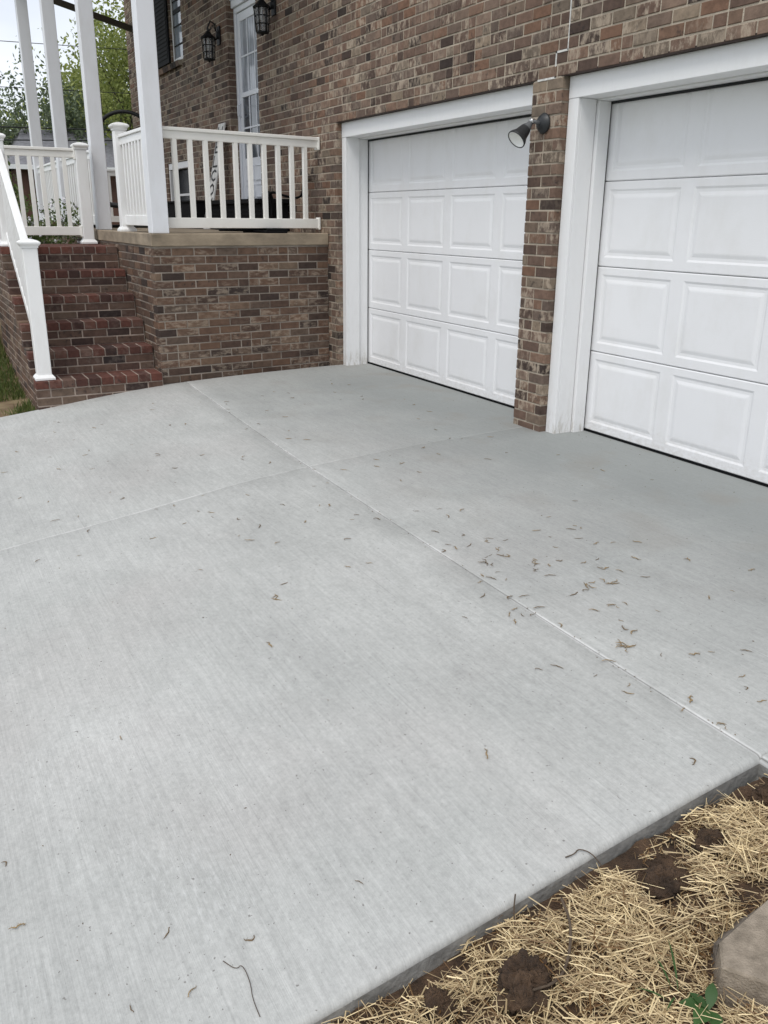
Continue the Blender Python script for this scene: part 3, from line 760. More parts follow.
# ---------------------------------------------------------------- lanterns
def lantern(x, z, label):
    t = thing('wall_lantern', label, 'wall lantern', (x, WY, z), 'black carriage lanterns beside the front door')
    t.scale = (.86, .86, .86)
    mb = MB(); mb.box((x-.055, WY-.022, z-.02), (x+.055, WY-.002, z+.20)); mb.lathe((x, WY-.022, z+.09), (0,-1,0), [(0, .045), (.02, .035), (.03, 0)], 16); mb.build('back_plate', M_bmetal, t, bevel=.004)
    cy_ = WY-.155; mb = MB()
    mb.tube([(x, WY-.03, z+.06), (x, WY-.10, z+.01), (x, WY-.15, z+.06), (x, WY-.16, z+.17), (x, WY-.12, z+.25), (x, WY-.06, z+.22), (x, WY-.05, z+.14)], .011, 8)
    for s in (-1, 1): mb.tube([(x+s*.03, WY-.02, z+.12), (x+s*.06, WY-.07, z+.22), (x+s*.03, cy_, z+.12)], .006, 6)
    mb.build('scroll_arm', M_bmetal, t)
    mb = MB(); mb.lathe((x, cy_, z+.12), (0,0,-1), [(-.05, 0), (-.045, .012), (-.02, .014), (0, .03), (.03, .055), (.07, .105), (.075, .108), (.078, 0)], 8, smooth=False)
    mb.build('lantern_roof', M_bmetal, t)
    mb = MB(); n = 6
    for k in range(n):
        th = 2*pi*k/n+.26; th2 = 2*pi*(k+1)/n+.26
        T = lambda a, r, zz: (x+cos(a)*r, cy_+sin(a)*r, zz)
        mb.tube([T(th, .088, z+.045), T(th, .070, z-.20)], .0075, 6)
        for f in (0, .34, .67, 1.0):
            r = .088-.018*f; zz = z+.045-.245*f; mb.tube([T(th, r, zz), T(th2, r, zz)], .0065, 6)
        am = (th+th2)/2; mb.tube([T(am, .076, z+.045), T(am, .061, z-.20)], .005, 5)
    mb.lathe((x, cy_, z-.20), (0,0,-1), [(0, .0), (0, .075), (.012, .072), (.02, .02), (.035, .012), (.04, 0)], 12); mb.build('cage', M_bmetal, t)
    mb = MB(); mb.lathe((x, cy_, z+.04), (0,0,-1), [(0, .082), (.235, .066)], 6, smooth=False)
    mb.build('glass_shade', M_lglass, t)
    mb = MB(); mb.lathe((x, cy_, z+.0), (0,0,-1), [(-.03, .013), (.0, .013), (.03, .026), (.06, .026), (.085, .012), (.09, 0)], 12); mb.build('bulb', mat('bulb_glass', (.6,.6,.58), .2), t)
M_lglass = bpy.data.materials.new('seeded_glass'); M_lglass.use_nodes = True
_g = G(M_lglass.node_tree); _b = M_lglass.node_tree.nodes['Principled BSDF']; _b.inputs['Base Color'].default_value = (.5,.5,.5,1); _b.inputs['Roughness'].default_value = .1; _b.inputs['Alpha'].default_value = .35
lantern(-3.10, 3.215, 'black caged lantern on the brick wall left of the front door')
lantern(-1.42, 3.225, 'black caged lantern on the brick wall right of the front door')

# ---------------------------------------------------------------- floodlight on the pillar
fl_ = thing('flood_light', 'black outdoor floodlight on the brick pillar between the garage doors', 'floodlight', (2.885, WY, 1.895))
M_fl = mat('worn_black_paint', (.022,.024,.026), .45, noise_amt=.3, nscale=30)
M_flg = mat('grey_metal', (.11,.115,.12), .5, noise_amt=.3, nscale=30)
o_ = Vector((2.885, WY-.001, 1.895))
mb = MB(); mb.lathe(o_, (0,-1,0), [(0, .058), (.006, .060), (.012, .055), (.030, .042), (.038, .020), (.040, 0)], 28); mb.build('canopy', M_fl, fl_)
kn = o_+Vector((-.03, -.075, .005)); hd = Vector((2.862, -.485, 1.800)); ax = (hd-kn).normalized()
mb = MB(); mb.tube([o_+Vector((0, -.035, .0)), o_+Vector((-.012, -.06, .008)), kn], .012, 10); mb.build('arm', M_flg, fl_)
mb = MB(); mb.lathe(kn+Vector((.0, 0, .006)), (1,0,.2), [(-.018, 0), (-.018, .013), (.018, .013), (.018, 0)], 14); mb.build('wing_nut', mat('zinc', (.6,.6,.6), .3, metal=.8), fl_)
Ld = (hd-kn).length
mb = MB(); mb.lathe(kn, ax, [(.0, .0), (.004, .014), (.02, .0185), (Ld-.12, .021), (Ld-.10, .030), (Ld-.088, .0305)], 24); mb.build('socket', M_flg, fl_)
mb = MB(); mb.lathe(kn, ax, [(Ld-.09, .034), (Ld-.075, .037), (Ld-.04, .044), (Ld-.012, .058), (Ld, .0615), (Ld+.006, .061), (Ld+.006, .055)], 28); mb.build('lamp_housing', M_fl, fl_)
M_lens = bpy.data.materials.new('ribbed_lens'); M_lens.use_nodes = True
g = G(M_lens.node_tree); b = M_lens.node_tree.nodes['Principled BSDF']; b.inputs['Base Color'].default_value = (.92,.92,.90,1); b.inputs['Roughness'].default_value = .35; b.inputs['Metallic'].default_value = 0.0
g.link(g.bump(g.noise(g.new('ShaderNodeTexCoord').outputs['Object'], 90, 2), .6, .004), b.inputs['Normal'])
mb = MB(); mb.lathe(kn, ax, [(Ld+.003, .0555), (Ld-.004, .050), (Ld-.022, .034), (Ld-.036, .018), (Ld-.040, .006), (Ld-.030, .0)], 28); mb.build('reflector', M_lens, fl_)

# ---------------------------------------------------------------- things on the porch
# leaning WELCOME board
M_board = mat('white_board', (.70,.69,.66), .7, noise_amt=.2, nscale=15); M_ink = mat('black_ink', (.02,.02,.02), .7)
sg = thing('welcome_sign', 'narrow white WELCOME board leaning on the brick beside the front door', 'sign', (-3.12, -.60, CZ1))
bz = CZ1+.002; p0 = Vector((-3.16, -.60, bz)); uu = Vector((.225, 0, 0)); vv = Vector((0, .255, 1.17)); nn = uu.cross(vv).normalized()
if nn.y > 0: nn = -nn
mb = MB(); mb.obox(p0, uu, vv, -nn*.018); mb.build('board', M_board, sg, bevel=.002)
fw_, fh = .15, .115
SEG = {'W': [((0,1),(.22,0)), ((.22,0),(.5,.7)), ((.5,.7),(.78,0)), ((.78,0),(1,1))], 'E': [((0,0),(0,1)), ((0,1),(1,1)), ((0,.5),(.8,.5)), ((0,0),(1,0))],
       'L': [((0,0),(0,1)), ((0,0),(1,0))], 'C': [((1,.85),(.6,1)), ((.6,1),(.15,.8)), ((.15,.8),(0,.5)), ((0,.5),(.15,.2)), ((.15,.2),(.6,0)), ((.6,0),(1,.15))],
       'O': [((.5,1),(.1,.8)), ((.1,.8),(0,.5)), ((0,.5),(.1,.2)), ((.1,.2),(.5,0)), ((.5,0),(.9,.2)), ((.9,.2),(1,.5)), ((1,.5),(.9,.8)), ((.9,.8),(.5,1))],
       'M': [((0,0),(.05,1)), ((.05,1),(.5,.3)), ((.5,.3),(.95,1)), ((.95,1),(1,0))]}
un = uu.normalized(); vn = vv.normalized()
for i, ch in enumerate('WELCOME'):
    mb = MB(); org = p0+un*.0375+vn*(1.18-.145-i*.160)+nn*.0015
    for a, b in SEG[ch]:
        A = org+un*a[0]*fw_+vn*a[1]*fh; B = org+un*b[0]*fw_+vn*b[1]*fh; dd = (B-A).normalized(); s_ = dd.cross(nn)*.011
        mb.obox(A-s_-dd*.008, B-A+dd*.016, s_*2, nn*.002)
    mb.build('letter', M_ink, sg)
# black low planter box left of the recess
pb = thing('planter_box', 'long low black box on the porch floor under the lower window', 'planter', (-4.0, -.5, CZ1))
mb = MB(); mb.box((-4.75, -.62, CZ1+.002), (-3.36, -.36, 1.51)); mb.build('box', M_black, pb, bevel=.008)
mb = MB(); mb.box((-4.77, -.64, 1.511), (-3.34, -.34, 1.535)); mb.build('rim', M_black, pb, bevel=.005)
# black ribbed step in front of the door
ds = thing('door_step', 'black ribbed portable step in front of the white front door', 'step', (-1.95, -.5, CZ1))
mb = MB(); mb.box((-2.75, -.62, CZ1+.002), (-1.15, -.32, 1.475)); mb.build('riser', M_black, ds, bevel=.004)
mb = MB(); mb.box((-2.78, -.66, 1.476), (-1.12, -.315, 1.52)); mb.build('tread', M_black, ds, bevel=.004)
for z in (1.24, 1.28, 1.32, 1.36, 1.40, 1.44): MB().box((-2.75, -.628, z), (-1.15, -.6205, z+.015)).build('rib', M_black, ds)
# coiled hose near the porch edge, joined to the tap on the wall
hs = thing('garden_hose', 'black garden hose coiled under the railing and joined to the wall tap', 'hose', (-.62, -1.0, CZ1))
pth = []
for i in range(150):
    a = i/24*2*pi; r = .17+.012*sin(a*.37); pth.append((-.70+cos(a)*r*.75, -1.02+sin(a)*r, CZ1+.012+.0035*i/24*4))
e = pth[-1]
pth += [(-.62, -.72, 1.28), (-.63, -.70, 1.45), (-.63, -.75, 1.55), (-.64, -.68, 1.57), (-.64, -.55, 1.53), (-.64, -.44, 1.515), (-.64, -.385, 1.55), (-.64, -.378, 1.61), (-.64, -.372, 1.64)]
def smooth_path(p, it=2):
    p = [Vector(q) for q in p]
    for _ in range(it):
        q = [p[0]]
        for a, b in zip(p, p[1:]): q += [a*.75+b*.25, a*.25+b*.75]
        q.append(p[-1]); p = q
    return p
MB().tube(pth[:150]+smooth_path(pth[149:], 2)[1:], .011, 8).build('hose', M_black, hs)
MB().tube(smooth_path([(-.66, -.80, CZ1+.02), (-.66, -.785, 1.42), (-.66, -.76, 1.56), (-.66, -.70, 1.56), (-.66, -.675, 1.40), (-.66, -.68, CZ1+.02)], 2), .017, 8).build('reel_frame', M_black, hs)
tp = thing('wall_tap', 'small metal tap on the brick wall beside the garage', 'tap', (-.64, WY, 1.68))
mb = MB(); mb.tube([(-.64, WY-.002, 1.69), (-.64, WY-.05, 1.69), (-.64, WY-.072, 1.675), (-.64, WY-.073, 1.645)], .012, 10); mb.build('spout', mat('brass', (.45,.4,.3), .35, metal=.8), tp)
mb = MB(); mb.lathe((-.64, WY-.045, 1.70), (0,-.3,1), [(0, .006), (.03, .006), (.03, .028), (.038, .028), (.038, 0)], 12); mb.build('handle', mat('tap_handle', (.5,.5,.5), .3, metal=.9), tp)
# black tray
ty = tag(MB().box((-.72, -.92, CZ1+.001), (-.22, -.72, CZ1+.022)).box((-.72,-.92,CZ1+.022),(-.70,-.72,CZ1+.04)).box((-.24,-.92,CZ1+.022),(-.22,-.72,CZ1+.04)).build('boot_tray', M_black, None, bevel=.004), 'flat black tray at the porch edge beneath the front railing', 'tray')
# black hanging chair stand
hc = thing('hammock_chair', 'black metal hanging chair seen behind the capped newel', 'chair', (-3.9, -1.35, CZ1))
mb = MB(); mb.tube(smooth_path([(-4.0, -1.66, CZ1+.01), (-3.95, -1.66, 1.6), (-3.85, -1.64, 2.2), (-3.8, -1.56, 2.42), (-3.7, -1.35, 2.52), (-3.6, -1.12, 2.46), (-3.55, -1.02, 2.25)], 3), .022, 10); mb.build('stand_arm', M_bmetal, hc)
mb = MB()
for a in (0, 1.26, 2.5, 3.8, 5.0): mb.tube([(-3.95, -1.35, CZ1+.02), (-3.95+cos(a)*.42, -1.35+sin(a)*.42, CZ1+.02)], .018, 8)
mb.build('base', M_bmetal, hc)
mb = MB(); mb.tube([(-3.98, -1.66, 1.50), (-3.86, -1.50, 1.47), (-3.7, -1.42, 1.46)], .03, 8); mb.tube([(-3.72, -1.44, 1.45), (-3.70, -1.25, 1.46)], .026, 8); mb.build('foot_rest', M_bmetal, hc)

# ---------------------------------------------------------------- neighbour house, wires
nh = thing('neighbour_house', 'low neighbouring house with a grey shingle hip roof beyond the porch', 'house', (-24, 4, 0))
M_sh = mat('grey_shingles', (.17,.17,.185), .9, noise_amt=.35, nscale=9, map_scale=(1,1,3), bump=.4, bscale=8)
mb = MB(); ez, rz = 2.80, 3.98
A = [(-22, -.6, ez), (-22, 12, ez), (-29, 12, ez), (-29, -.6, ez)]; Rg = [(-25.5, .35, rz+.10), (-25.5, 10, rz+.10)]
mb.add(A+Rg, [(0,1,5,4), (2,3,4,5), (3,0,4), (1,2,5), (0,3,2,1)]); mb.build('roof', M_sh, nh)
MB().box((-22.06, -.6, ez-.13), (-21.98, 12, ez+.0)).build('gutter', M_trim, nh)
MB().box((-28.6, -.2, 0), (-22.4, 11.6, ez-.06)).build('wall', mat('neighbour_brick', (.12,.06,.045), .9, noise_amt=.3, nscale=3), nh)
for y in (1.0, 3.6): 
    f = MB().box((-22.397, y, 1.1), (-22.33, y+1.0, 2.3)).build('window', M_trim, nh); MB().box((-22.329, y+.08, 1.18), (-22.32, y+.92, 2.22)).build('pane', M_glass, f)
for i, (z, dz, lab) in enumerate(((5.15, .12, 'highest thin utility wire against the pale sky'), (4.22, .06, 'middle thin utility wire against the pale sky'), (3.42, .10, 'black utility wire crossing in front of the trees'), (3.22, .30, 'lowest black utility wire just above the grey roof'))):
    a = Vector((-15, -9, z-.25-dz)); b = Vector((-15, 14, z+.3+dz)); pts = [a.lerp(b, t_/12)-Vector((0, 0, .25*(1-(t_/6-1)**2))) for t_ in range(13)]
    for p in pts: p.z += .12
    tag(MB().tube(pts, .008 if i < 2 else .014, 5).build('utility_wire', M_bmetal), lab, 'wire', 'utility wires behind the porch')
for yy, lab in ((-9, 'utility pole far left beyond the lawn'), (14, 'utility pole hidden behind the house')):
    mb = MB(); mb.tube([(-15.0, yy, -.3), (-15.0, yy, 6.2)], [.14, .10], 10); mb.box((-15.06, yy-.8, 5.4), (-14.94, yy+.8, 5.52))
    if yy < 0: tag(mb.build('utility_pole', M_steel), lab, 'pole')

# ---------------------------------------------------------------- trees and shrubs
M_bark = mat('bark', (.075,.06,.048), .9, noise_amt=.4, nscale=10, bump=.5, bscale=12)
def leaf_cloud(mb, centers, n, size, flat=.5):
    for _ in range(n):
        c, r = random.choice(centers)
        d = Vector((random.gauss(0, 1), random.gauss(0, 1), random.gauss(0, .8))).normalized()*r*(random.random()**.45)
        p = c+d; s = size*(.6+.8*random.random())
        a = Vector((random.gauss(0, 1), random.gauss(0, 1), random.gauss(0, 1))).normalized(); b_ = a.orthogonal().normalized()
        th = random.random()*6.28; q = (b_*cos(th)+a.cross(b_)*sin(th)); e_ = a.cross(q)
        mb.add([p-q*s, p+e_*s*.5, p+q*s, p-e_*s*.5], [(0,1,2,3)], 0, (min(1, max(0, random.gauss(.5, .25))), 0, 0))
def tree(x, y, h, spread, nleaf, size, lm, label, z0=0, trunk_r=.2, fork=.28, clump=.8, seed=1, kind='tree'):
    random.seed(seed)
    t = thing('broadleaf_tree', label, kind, (x, y, z0), 'trees beyond the porch')
    br = MB(); centers = []
    base = Vector((x, y, z0-.3)); fk = Vector((x+random.gauss(0, .2), y+random.gauss(0, .2), z0+h*fork))
    br.tube([base, base.lerp(fk, .5)+Vector((.1, .05, 0)), fk], [trunk_r*1.15, trunk_r*.9, trunk_r*.75], 9)
    def grow(p, d, ln, r, lev):
        pts = [p]; rs = [r]
        for k in range(4):
            d = (d+Vector((random.gauss(0, .16), random.gauss(0, .16), random.gauss(.05, .10)))).normalized(); p = p+d*ln/4; pts.append(p); rs.append(r*(1-.14*(k+1)))
            if lev >= 1: centers.append((p.copy(), clump*(.45+.6*random.random())))
        br.tube(pts, rs, 6 if lev else 8)
        if lev < 3:
            for k in range(3 if lev < 2 else 2):
                a = (d+Vector((random.gauss(0, .65), random.gauss(0, .65), random.gauss(.1, .4)))).normalized()
                grow(pts[-1 if k == 0 else random.choice((2, 3))], a, ln*(.72+.15*random.random()), rs[-1]*.72, lev+1)
    for k in range(5):
        a = 2*pi*k/5+random.random(); s_ = spread/h
        grow(fk, Vector((cos(a)*s_, sin(a)*s_, .75)).normalized(), h*.30, trunk_r*.55, 0)
    br.build('trunk', M_bark, t)
    lf = MB(); leaf_cloud(lf, centers, nleaf, size); lf.build('crown', lm, t)
    return t
M_lf1 = leafy('fresh_leaves', (.11,.15,.03), (.42,.46,.14), trans=.45)
M_lf2 = leafy('deep_leaves', (.045,.07,.022), (.16,.21,.055), trans=.3)
M_lf3 = leafy('bluish_leaves', (.08,.11,.06), (.22,.27,.16), trans=.35)
tree(-19.0, 6.1, 11.5, 3.8, 26000, .052, M_lf1, 'tall loose yellow green tree spreading behind the porch posts', seed=3, trunk_r=.2, clump=.85)
tree(-25.5, 1.2, 5.6, 1.6, 7000, .07, M_lf3, 'small blue green tree standing left of the grey roof', seed=5, trunk_r=.12, clump=.6)
tree(-31, -1.6, 5.4, 3.0, 17000, .085, M_lf1, 'yellow green tree at the left edge behind the grey roof', seed=8, clump=1.0)
tree(-33, 4.0, 7.0, 4.2, 18000, .10, M_lf1, 'dense spring green tree straight behind the grey roof', seed=11, clump=1.2)
tree(-30, 9.5, 11.0, 4.6, 20000, .10, M_lf1, 'broad green tree beyond the house corner', seed=13, clump=1.3)
tree(-25, 4.6, 8.0, 2.6, 12000, .07, M_lf1, 'slender spring green tree beside the tall loose tree', seed=19, trunk_r=.15, clump=.8)
tree(-19.5, -2.2, 3.2, 1.5, 9000, .06, M_lf2, 'low dark bushy tree beside the left end of the grey roof', seed=17, trunk_r=.09, fork=.12, clump=.6)
random.seed(21)
def shrub(x, y, z0, r, h, n, size, lm, label, flowers=0):
    t = thing('shrub', label, 'shrub', (x, y, z0))
    st = MB(); cs = []
    for k in range(12):
        a = random.random()*6.28; e_ = Vector((x+cos(a)*r*.7, y+sin(a)*r*.7, z0+h*(.55+.4*random.random())))
        st.tube([Vector((x+cos(a)*.04, y+sin(a)*.04, z0-.05)), Vector((x, y, z0)).lerp(e_, .6)+Vector((0, 0, .05)), e_], [.012, .008, .004], 5); cs.append((e_, r*.38)); cs.append((Vector((x, y, z0)).lerp(e_, .6), r*.42))
    st.build('stem', M_bark, t)
    lf = MB(); leaf_cloud(lf, cs, n, size); lf.build('foliage', lm, t)
    if flowers:
        fl2 = MB()
        for _ in range(flowers):
            c, rr = random.choice(cs[::2]); d = Vector((random.gauss(.3, 1), random.gauss(-.3, 1), random.gauss(.5, .8))).normalized()
            p = c+d*rr
            for k in range(4):
                a = random.random()*6.28; s_ = .018; v1 = Vector((cos(a), sin(a), random.gauss(0, .5)))*s_; v2 = Vector((-sin(a), cos(a), random.gauss(0, .5)))*s_
                fl2.add([p-v1, p+v2, p+v1, p-v2], [(0,1,2,3)])
        fl2.build('blossom', mat('white_blossom', (.75,.73,.76), .7), t)
shrub(-3.5, -2.55, .15, .62, 1.35, 6500, .022, M_lf2, 'dark green shrub with white blossom behind the landing railing', 170)
shrub(-4.6, -2.75, .15, .6, 1.3, 3500, .026, M_lf2, 'dark green shrub further back beside the porch')
shrub(-2.6, -3.62, .10, .45, .85, 4200, .022, M_lf2, 'low dark shrub on the lawn left of the brick steps')

# ---------------------------------------------------------------- straw bed
random.seed(33)
def dirt_z(x, y):
    b = sz(max(y, -8))-.046
    d = min(1, max(0, (x-6.2)/.25)); b -= .012*(1-d)
    v = Vector((x, y, 0))
    z = b+noise.noise(v*3.1)*.022+noise.noise(v*9)*.014+noise.noise(v*25)*.008+abs(noise.noise(v*55))*.005
    return z
M_dirt = mat('brown_clay_soil', (.085,.050,.028), .95, noise_amt=.65, nscale=14, bump=1.0, bscale=160)
mb = MB(); xs = frange(6.19, 8.6, 150); ys = frange(-5.2, -1.95, 200); nx = len(xs)
mb.add([(x, y, dirt_z(x, y)) for y in ys for x in xs], [(j*nx+i, j*nx+i+1, (j+1)*nx+i+1, (j+1)*nx+i) for j in range(len(ys)-1) for i in range(nx-1)], 0, None, True)
tag(mb.build('dirt_bed', M_dirt), kind='structure')
CL = [(6.365, -2.95, .060, 'largest brown clod of clay in the straw'), (6.33, -2.52, .040, 'brown clod of clay half buried in straw near the slab edge'), (6.30, -2.33, .034, 'small clod of clay between straw near the driveway edge'),
      (6.30, -3.12, .034, 'brown clod of clay at the bottom edge of the straw bed'), (6.27, -2.10, .03, 'clod of clay by the far corner of the straw bed')]
bare = [(x, y, r*1.5) for x, y, r, _ in CL]+[(6.27, -3.25, .09), (6.3, -2.06, .10), (6.27, -2.75, .05)]
for x, y, r, lab in CL:
    mb = MB(); n = 34; V = []
    for i in range(n+1):
        for j in range(n*2):
            th, ph = pi*i/n, pi*j/n; d = Vector((sin(th)*cos(ph), sin(th)*sin(ph), cos(th)))
            k = 1+.34*noise.noise(d*1.5+Vector((x*9, y*7, 0)))-.30*abs(noise.noise(d*3.1+Vector((x*3, 0, 0))))+.16*noise.noise(d*7)-.16*abs(noise.noise(d*13))+.07*noise.noise(d*30)
            V.append(Vector((x, y, dirt_z(x, y)+r*.38))+Vector((d.x, d.y*1.15, d.z*.95))*r*k*1.12)
    w2_ = n*2
    mb.add(V, [(i*w2_+j, (i+1)*w2_+j, (i+1)*w2_+(j+1) % w2_, i*w2_+(j+1) % w2_) for i in range(n) for j in range(w2_)], 0, None, True)
    tag(mb.build('clay_clod', M_dirt), lab, 'soil clod', 'clods of clay in the straw bed')
M_straw = leafy('straw', (.17,.09,.032), (.94,.77,.46), rough=.5, trans=.12)
mb = MB()
def straw(x, y, lift=0, ln=None):
    a = random.gauss(.9, .9) if random.random() < .45 else random.random()*6.28
    ln = ln or min(.20, random.lognormvariate(math.log(.055), .55)); w_ = .0005+.0013*random.random()**1.9
    d = Vector((cos(a), sin(a), 0)); s_ = Vector((-sin(a), cos(a), 0))*w_
    e_ = [Vector((x, y, 0))-d*ln/2, Vector((x, y, 0)), Vector((x, y, 0))+d*ln/2]
    if e_[0].x < 6.19 or e_[2].x < 6.19: return
    if (e_[0].y > -1.985 or e_[2].y > -1.985) : return
    if any(6.50 < p.x < 6.98 and p.y > -2.40-1.95*(p.x-6.52)*(p.x < 6.6)-.16*(p.x >= 6.6)-.02 and p.y > -2.66+max(0, p.x-6.6)*.66 and p.y < -2.12 for p in e_): return
    tilt = random.gauss(0, .14); bow = random.gauss(0, .006); zc_ = dirt_z(x, y)+lift+.004
    c = (max(0, min(1, random.gauss(.55-.35*(lift < .007), .30))), 0, 0); kink = random.gauss(0, .16) if random.random() < .5 else random.gauss(0, .03); e_[1] = e_[1]+Vector((-sin(a), cos(a), 0))*kink*ln
    v = []
    for k, p in enumerate(e_):
        z = zc_+tilt*(k-1)*ln/2+(bow if k == 1 else 0)
        z = max(z, dirt_z(max(6.2, p.x), p.y)+.001)
        q = p+s_*random.gauss(0, .6); v += [Vector((q.x, q.y, z))-s_, Vector((q.x, q.y, z+w_*1.1)), Vector((q.x, q.y, z))+s_]
    mb.add(v, [(0,3,4,1), (1,4,5,2), (3,6,7,4), (4,7,8,5)], 0, c)
for i in range(82000):
    x = 6.2+random.random()**1.1*1.5; y = -4.0+random.random()*2.02
    chaff = i < 24000
    if any((x-a)**2+(y-b)**2 < r*r*(.15+.7*random.random()) for a, b, r in bare) and random.random() < (.4 if chaff else .75): continue
    d = .40*noise.noise(Vector((x*5, y*5, 5)))+.55*noise.noise(Vector((x*12, y*12, 2)))+.45*noise.noise(Vector((x*27, y*27, 8)))
    edge = max(0, 1-(x-6.2)/.09)
    if d < -.20+.40*edge+random.random()*.28-(.25 if chaff else 0): continue
    if chaff: straw(x, y, random.random()*.006, .008+.022*random.random())
    else: straw(x, y, random.random()**1.3*.036*(1-edge*.6)*(1+d))
tag(mb.build('straw_mulch', M_straw), 'golden straw strewn over bare brown soil beside the driveway', 'straw', kind='stuff')

mb = MB()
for i in range(2600):
    if random.random() < .6: a, b_, r_ = random.choice(bare); x = a+random.gauss(0, r_*.8); y = b_+random.gauss(0, r_*.8)
    else: x = 6.21+random.random()**1.6*.9; y = -3.6+random.random()*1.6
    if x < 6.215 or y > -1.99: continue
    r_ = .0018+.007*random.random()**3.2; z = dirt_z(x, y)+r_*.3
    pts = [Vector((1,0,0)), Vector((-1,0,0)), Vector((0,1,0)), Vector((0,-1,0)), Vector((0,0,1)), Vector((0,0,-1)), Vector((.6,.6,.5)), Vector((-.6,.5,.55))]
    v = [Vector((x, y, z))+p*r_*(.7+.6*random.random()) for p in pts]
    mb.add(v, [(0,6,4),(6,2,4),(0,2,6),(2,7,4),(7,1,4),(2,1,7),(1,3,4),(3,0,4),(2,0,5),(1,2,5),(3,1,5),(0,3,5)])
tag(mb.build('soil_crumbs', M_dirt), 'crumbly brown soil showing between the straw', 'soil', kind='stuff')
# concrete block at the lower right
M_blk = mat('tan_block_concrete', (.30,.25,.195), .95, noise_amt=.3, nscale=24, bump=.5, bscale=220, tint=(.17,.14,.105))
kb = thing('retaining_block', 'tan concrete retaining wall block lying on the straw', 'concrete block', (6.7, -2.45, -.26))
KZ = -.088
top = [(6.512, -2.385), (6.548, -2.592), (6.596, -2.640), (6.90, -2.43), (6.95, -2.30), (6.84, -2.16), (6.62, -2.14)]
def blk(top, z1, z0, ch, name, m_, rough=0):
    cx = sum(p[0] for p in top)/len(top); cyy = sum(p[1] for p in top)/len(top); mb = MB()
    n = len(top)
    rings = [[(x+(cx-x)*ch*3, y+(cyy-y)*ch*3, z1) for x, y in top], [(x, y, z1-.006) for x, y in top], [(x+(x-cx)*.02, y+(y-cyy)*.02, z0) for x, y in top]]
    vs = [p for r in rings for p in r]; fs = [tuple(range(n))] if False else []
    fs.append(tuple(range(n)) if (Vector((*top[1],0))-Vector((*top[0],0))).cross(Vector((*top[2],0))-Vector((*top[1],0))).z > 0 else tuple(range(n))[::-1])
    for i in range(2):
        for q in range(n): fs.append((i*n+q, (i+1)*n+q, (i+1)*n+(q+1) % n, i*n+(q+1) % n))
    mb.add(vs, fs); return mb.build(name, m_, kb)
blk(top, KZ, KZ-.17, .006, 'block_body', M_blk)
mb = MB()                                   # rough split face on the left
V = []; n1, n2 = 14, 12
for i in range(n1+1):
    for j in range(n2+1):
        a = Vector((6.514, -2.40, 0)).lerp(Vector((6.548, -2.592, 0)), i/n1); z = KZ-.012-.15*j/n2
        k = noise.noise(Vector((a.x*40, a.y*40, z*40)))*.008+noise.noise(Vector((a.x*90, a.y*90, z*90)))*.004
        edge = min(1, min(i, n1-i)/3, j/4); V.append((a.x-.0015-(.030+k*1.4)*edge, a.y-.008*edge, z))
mb.add(V, [(i*(n2+1)+j, (i+1)*(n2+1)+j, (i+1)*(n2+1)+j+1, i*(n2+1)+j+1) for i in range(n1) for j in range(n2)], 0, None, True)
mb.build('split_face', mat('split_stone', (.20,.17,.14), .95, noise_amt=.55, nscale=60, bump=.9, bscale=90), kb)

# weeds beside the block
M_weed = leafy('weed_leaves', (.02,.055,.012), (.05,.12,.025), trans=.2)
def leaf(mb, o, d, ln, wd, droop=.3, col=.5):
    o = Vector(o); d = Vector(d).normalized(); s_ = d.cross(Vector((0, 0, 1))).normalized(); vs = []
    prof = [0, .55, .9, 1, .85, .5, .08]
    for i, w_ in enumerate(prof):
        t_ = i/(len(prof)-1); c = o+d*ln*t_+Vector((0, 0, -droop*ln*t_*t_))
        vs += [c-s_*wd*w_/2+Vector((0, 0, .12*wd*w_)), c, c+s_*wd*w_/2+Vector((0, 0, .12*wd*w_))]
    fs = []
    for i in range(len(prof)-1): fs += [(3*i, 3*i+3, 3*i+4, 3*i+1), (3*i+1, 3*i+4, 3*i+5, 3*i+2)]
    mb.add(vs, fs, 0, (col, 0, 0), True)
wd = thing('weed', 'broad leaved green weed growing against the concrete block', 'weed', (6.575, -2.70, -.2))
zb_ = dirt_z(6.57, -2.68)
for i, (a, ln, w_, up_, c) in enumerate(((2.2, .065, .024, .9, .4), (-1.4, .055, .034, .35, .8), (-2.4, .06, .03, .3, .5), (-.4, .05, .03, .3, .6), (3.3, .05, .02, .5, .3), (-3.0, .05, .024, .25, .7))):
    mb = MB(); leaf(mb, (6.625, -2.70, zb_+.03), (cos(a), sin(a), up_), ln, w_, .3, c); mb.build('leaf', M_weed, wd)
gb = thing('grass_tuft', 'few long green grass blades sprouting through the straw', 'grass tuft', (6.42, -2.72, -.2))
zz_ = dirt_z(6.555, -2.745)
for a, ln in ((2.5, .15), (2.8, .09), (-2.5, .07), (-1.2, .05)):
    mb = MB(); leaf(mb, (6.555+.02*cos(a*5), -2.745+.015*sin(a*3), zz_+.035), (cos(a), sin(a), .45), ln, .0045, .35, .5); mb.build('blade', M_weed, gb)
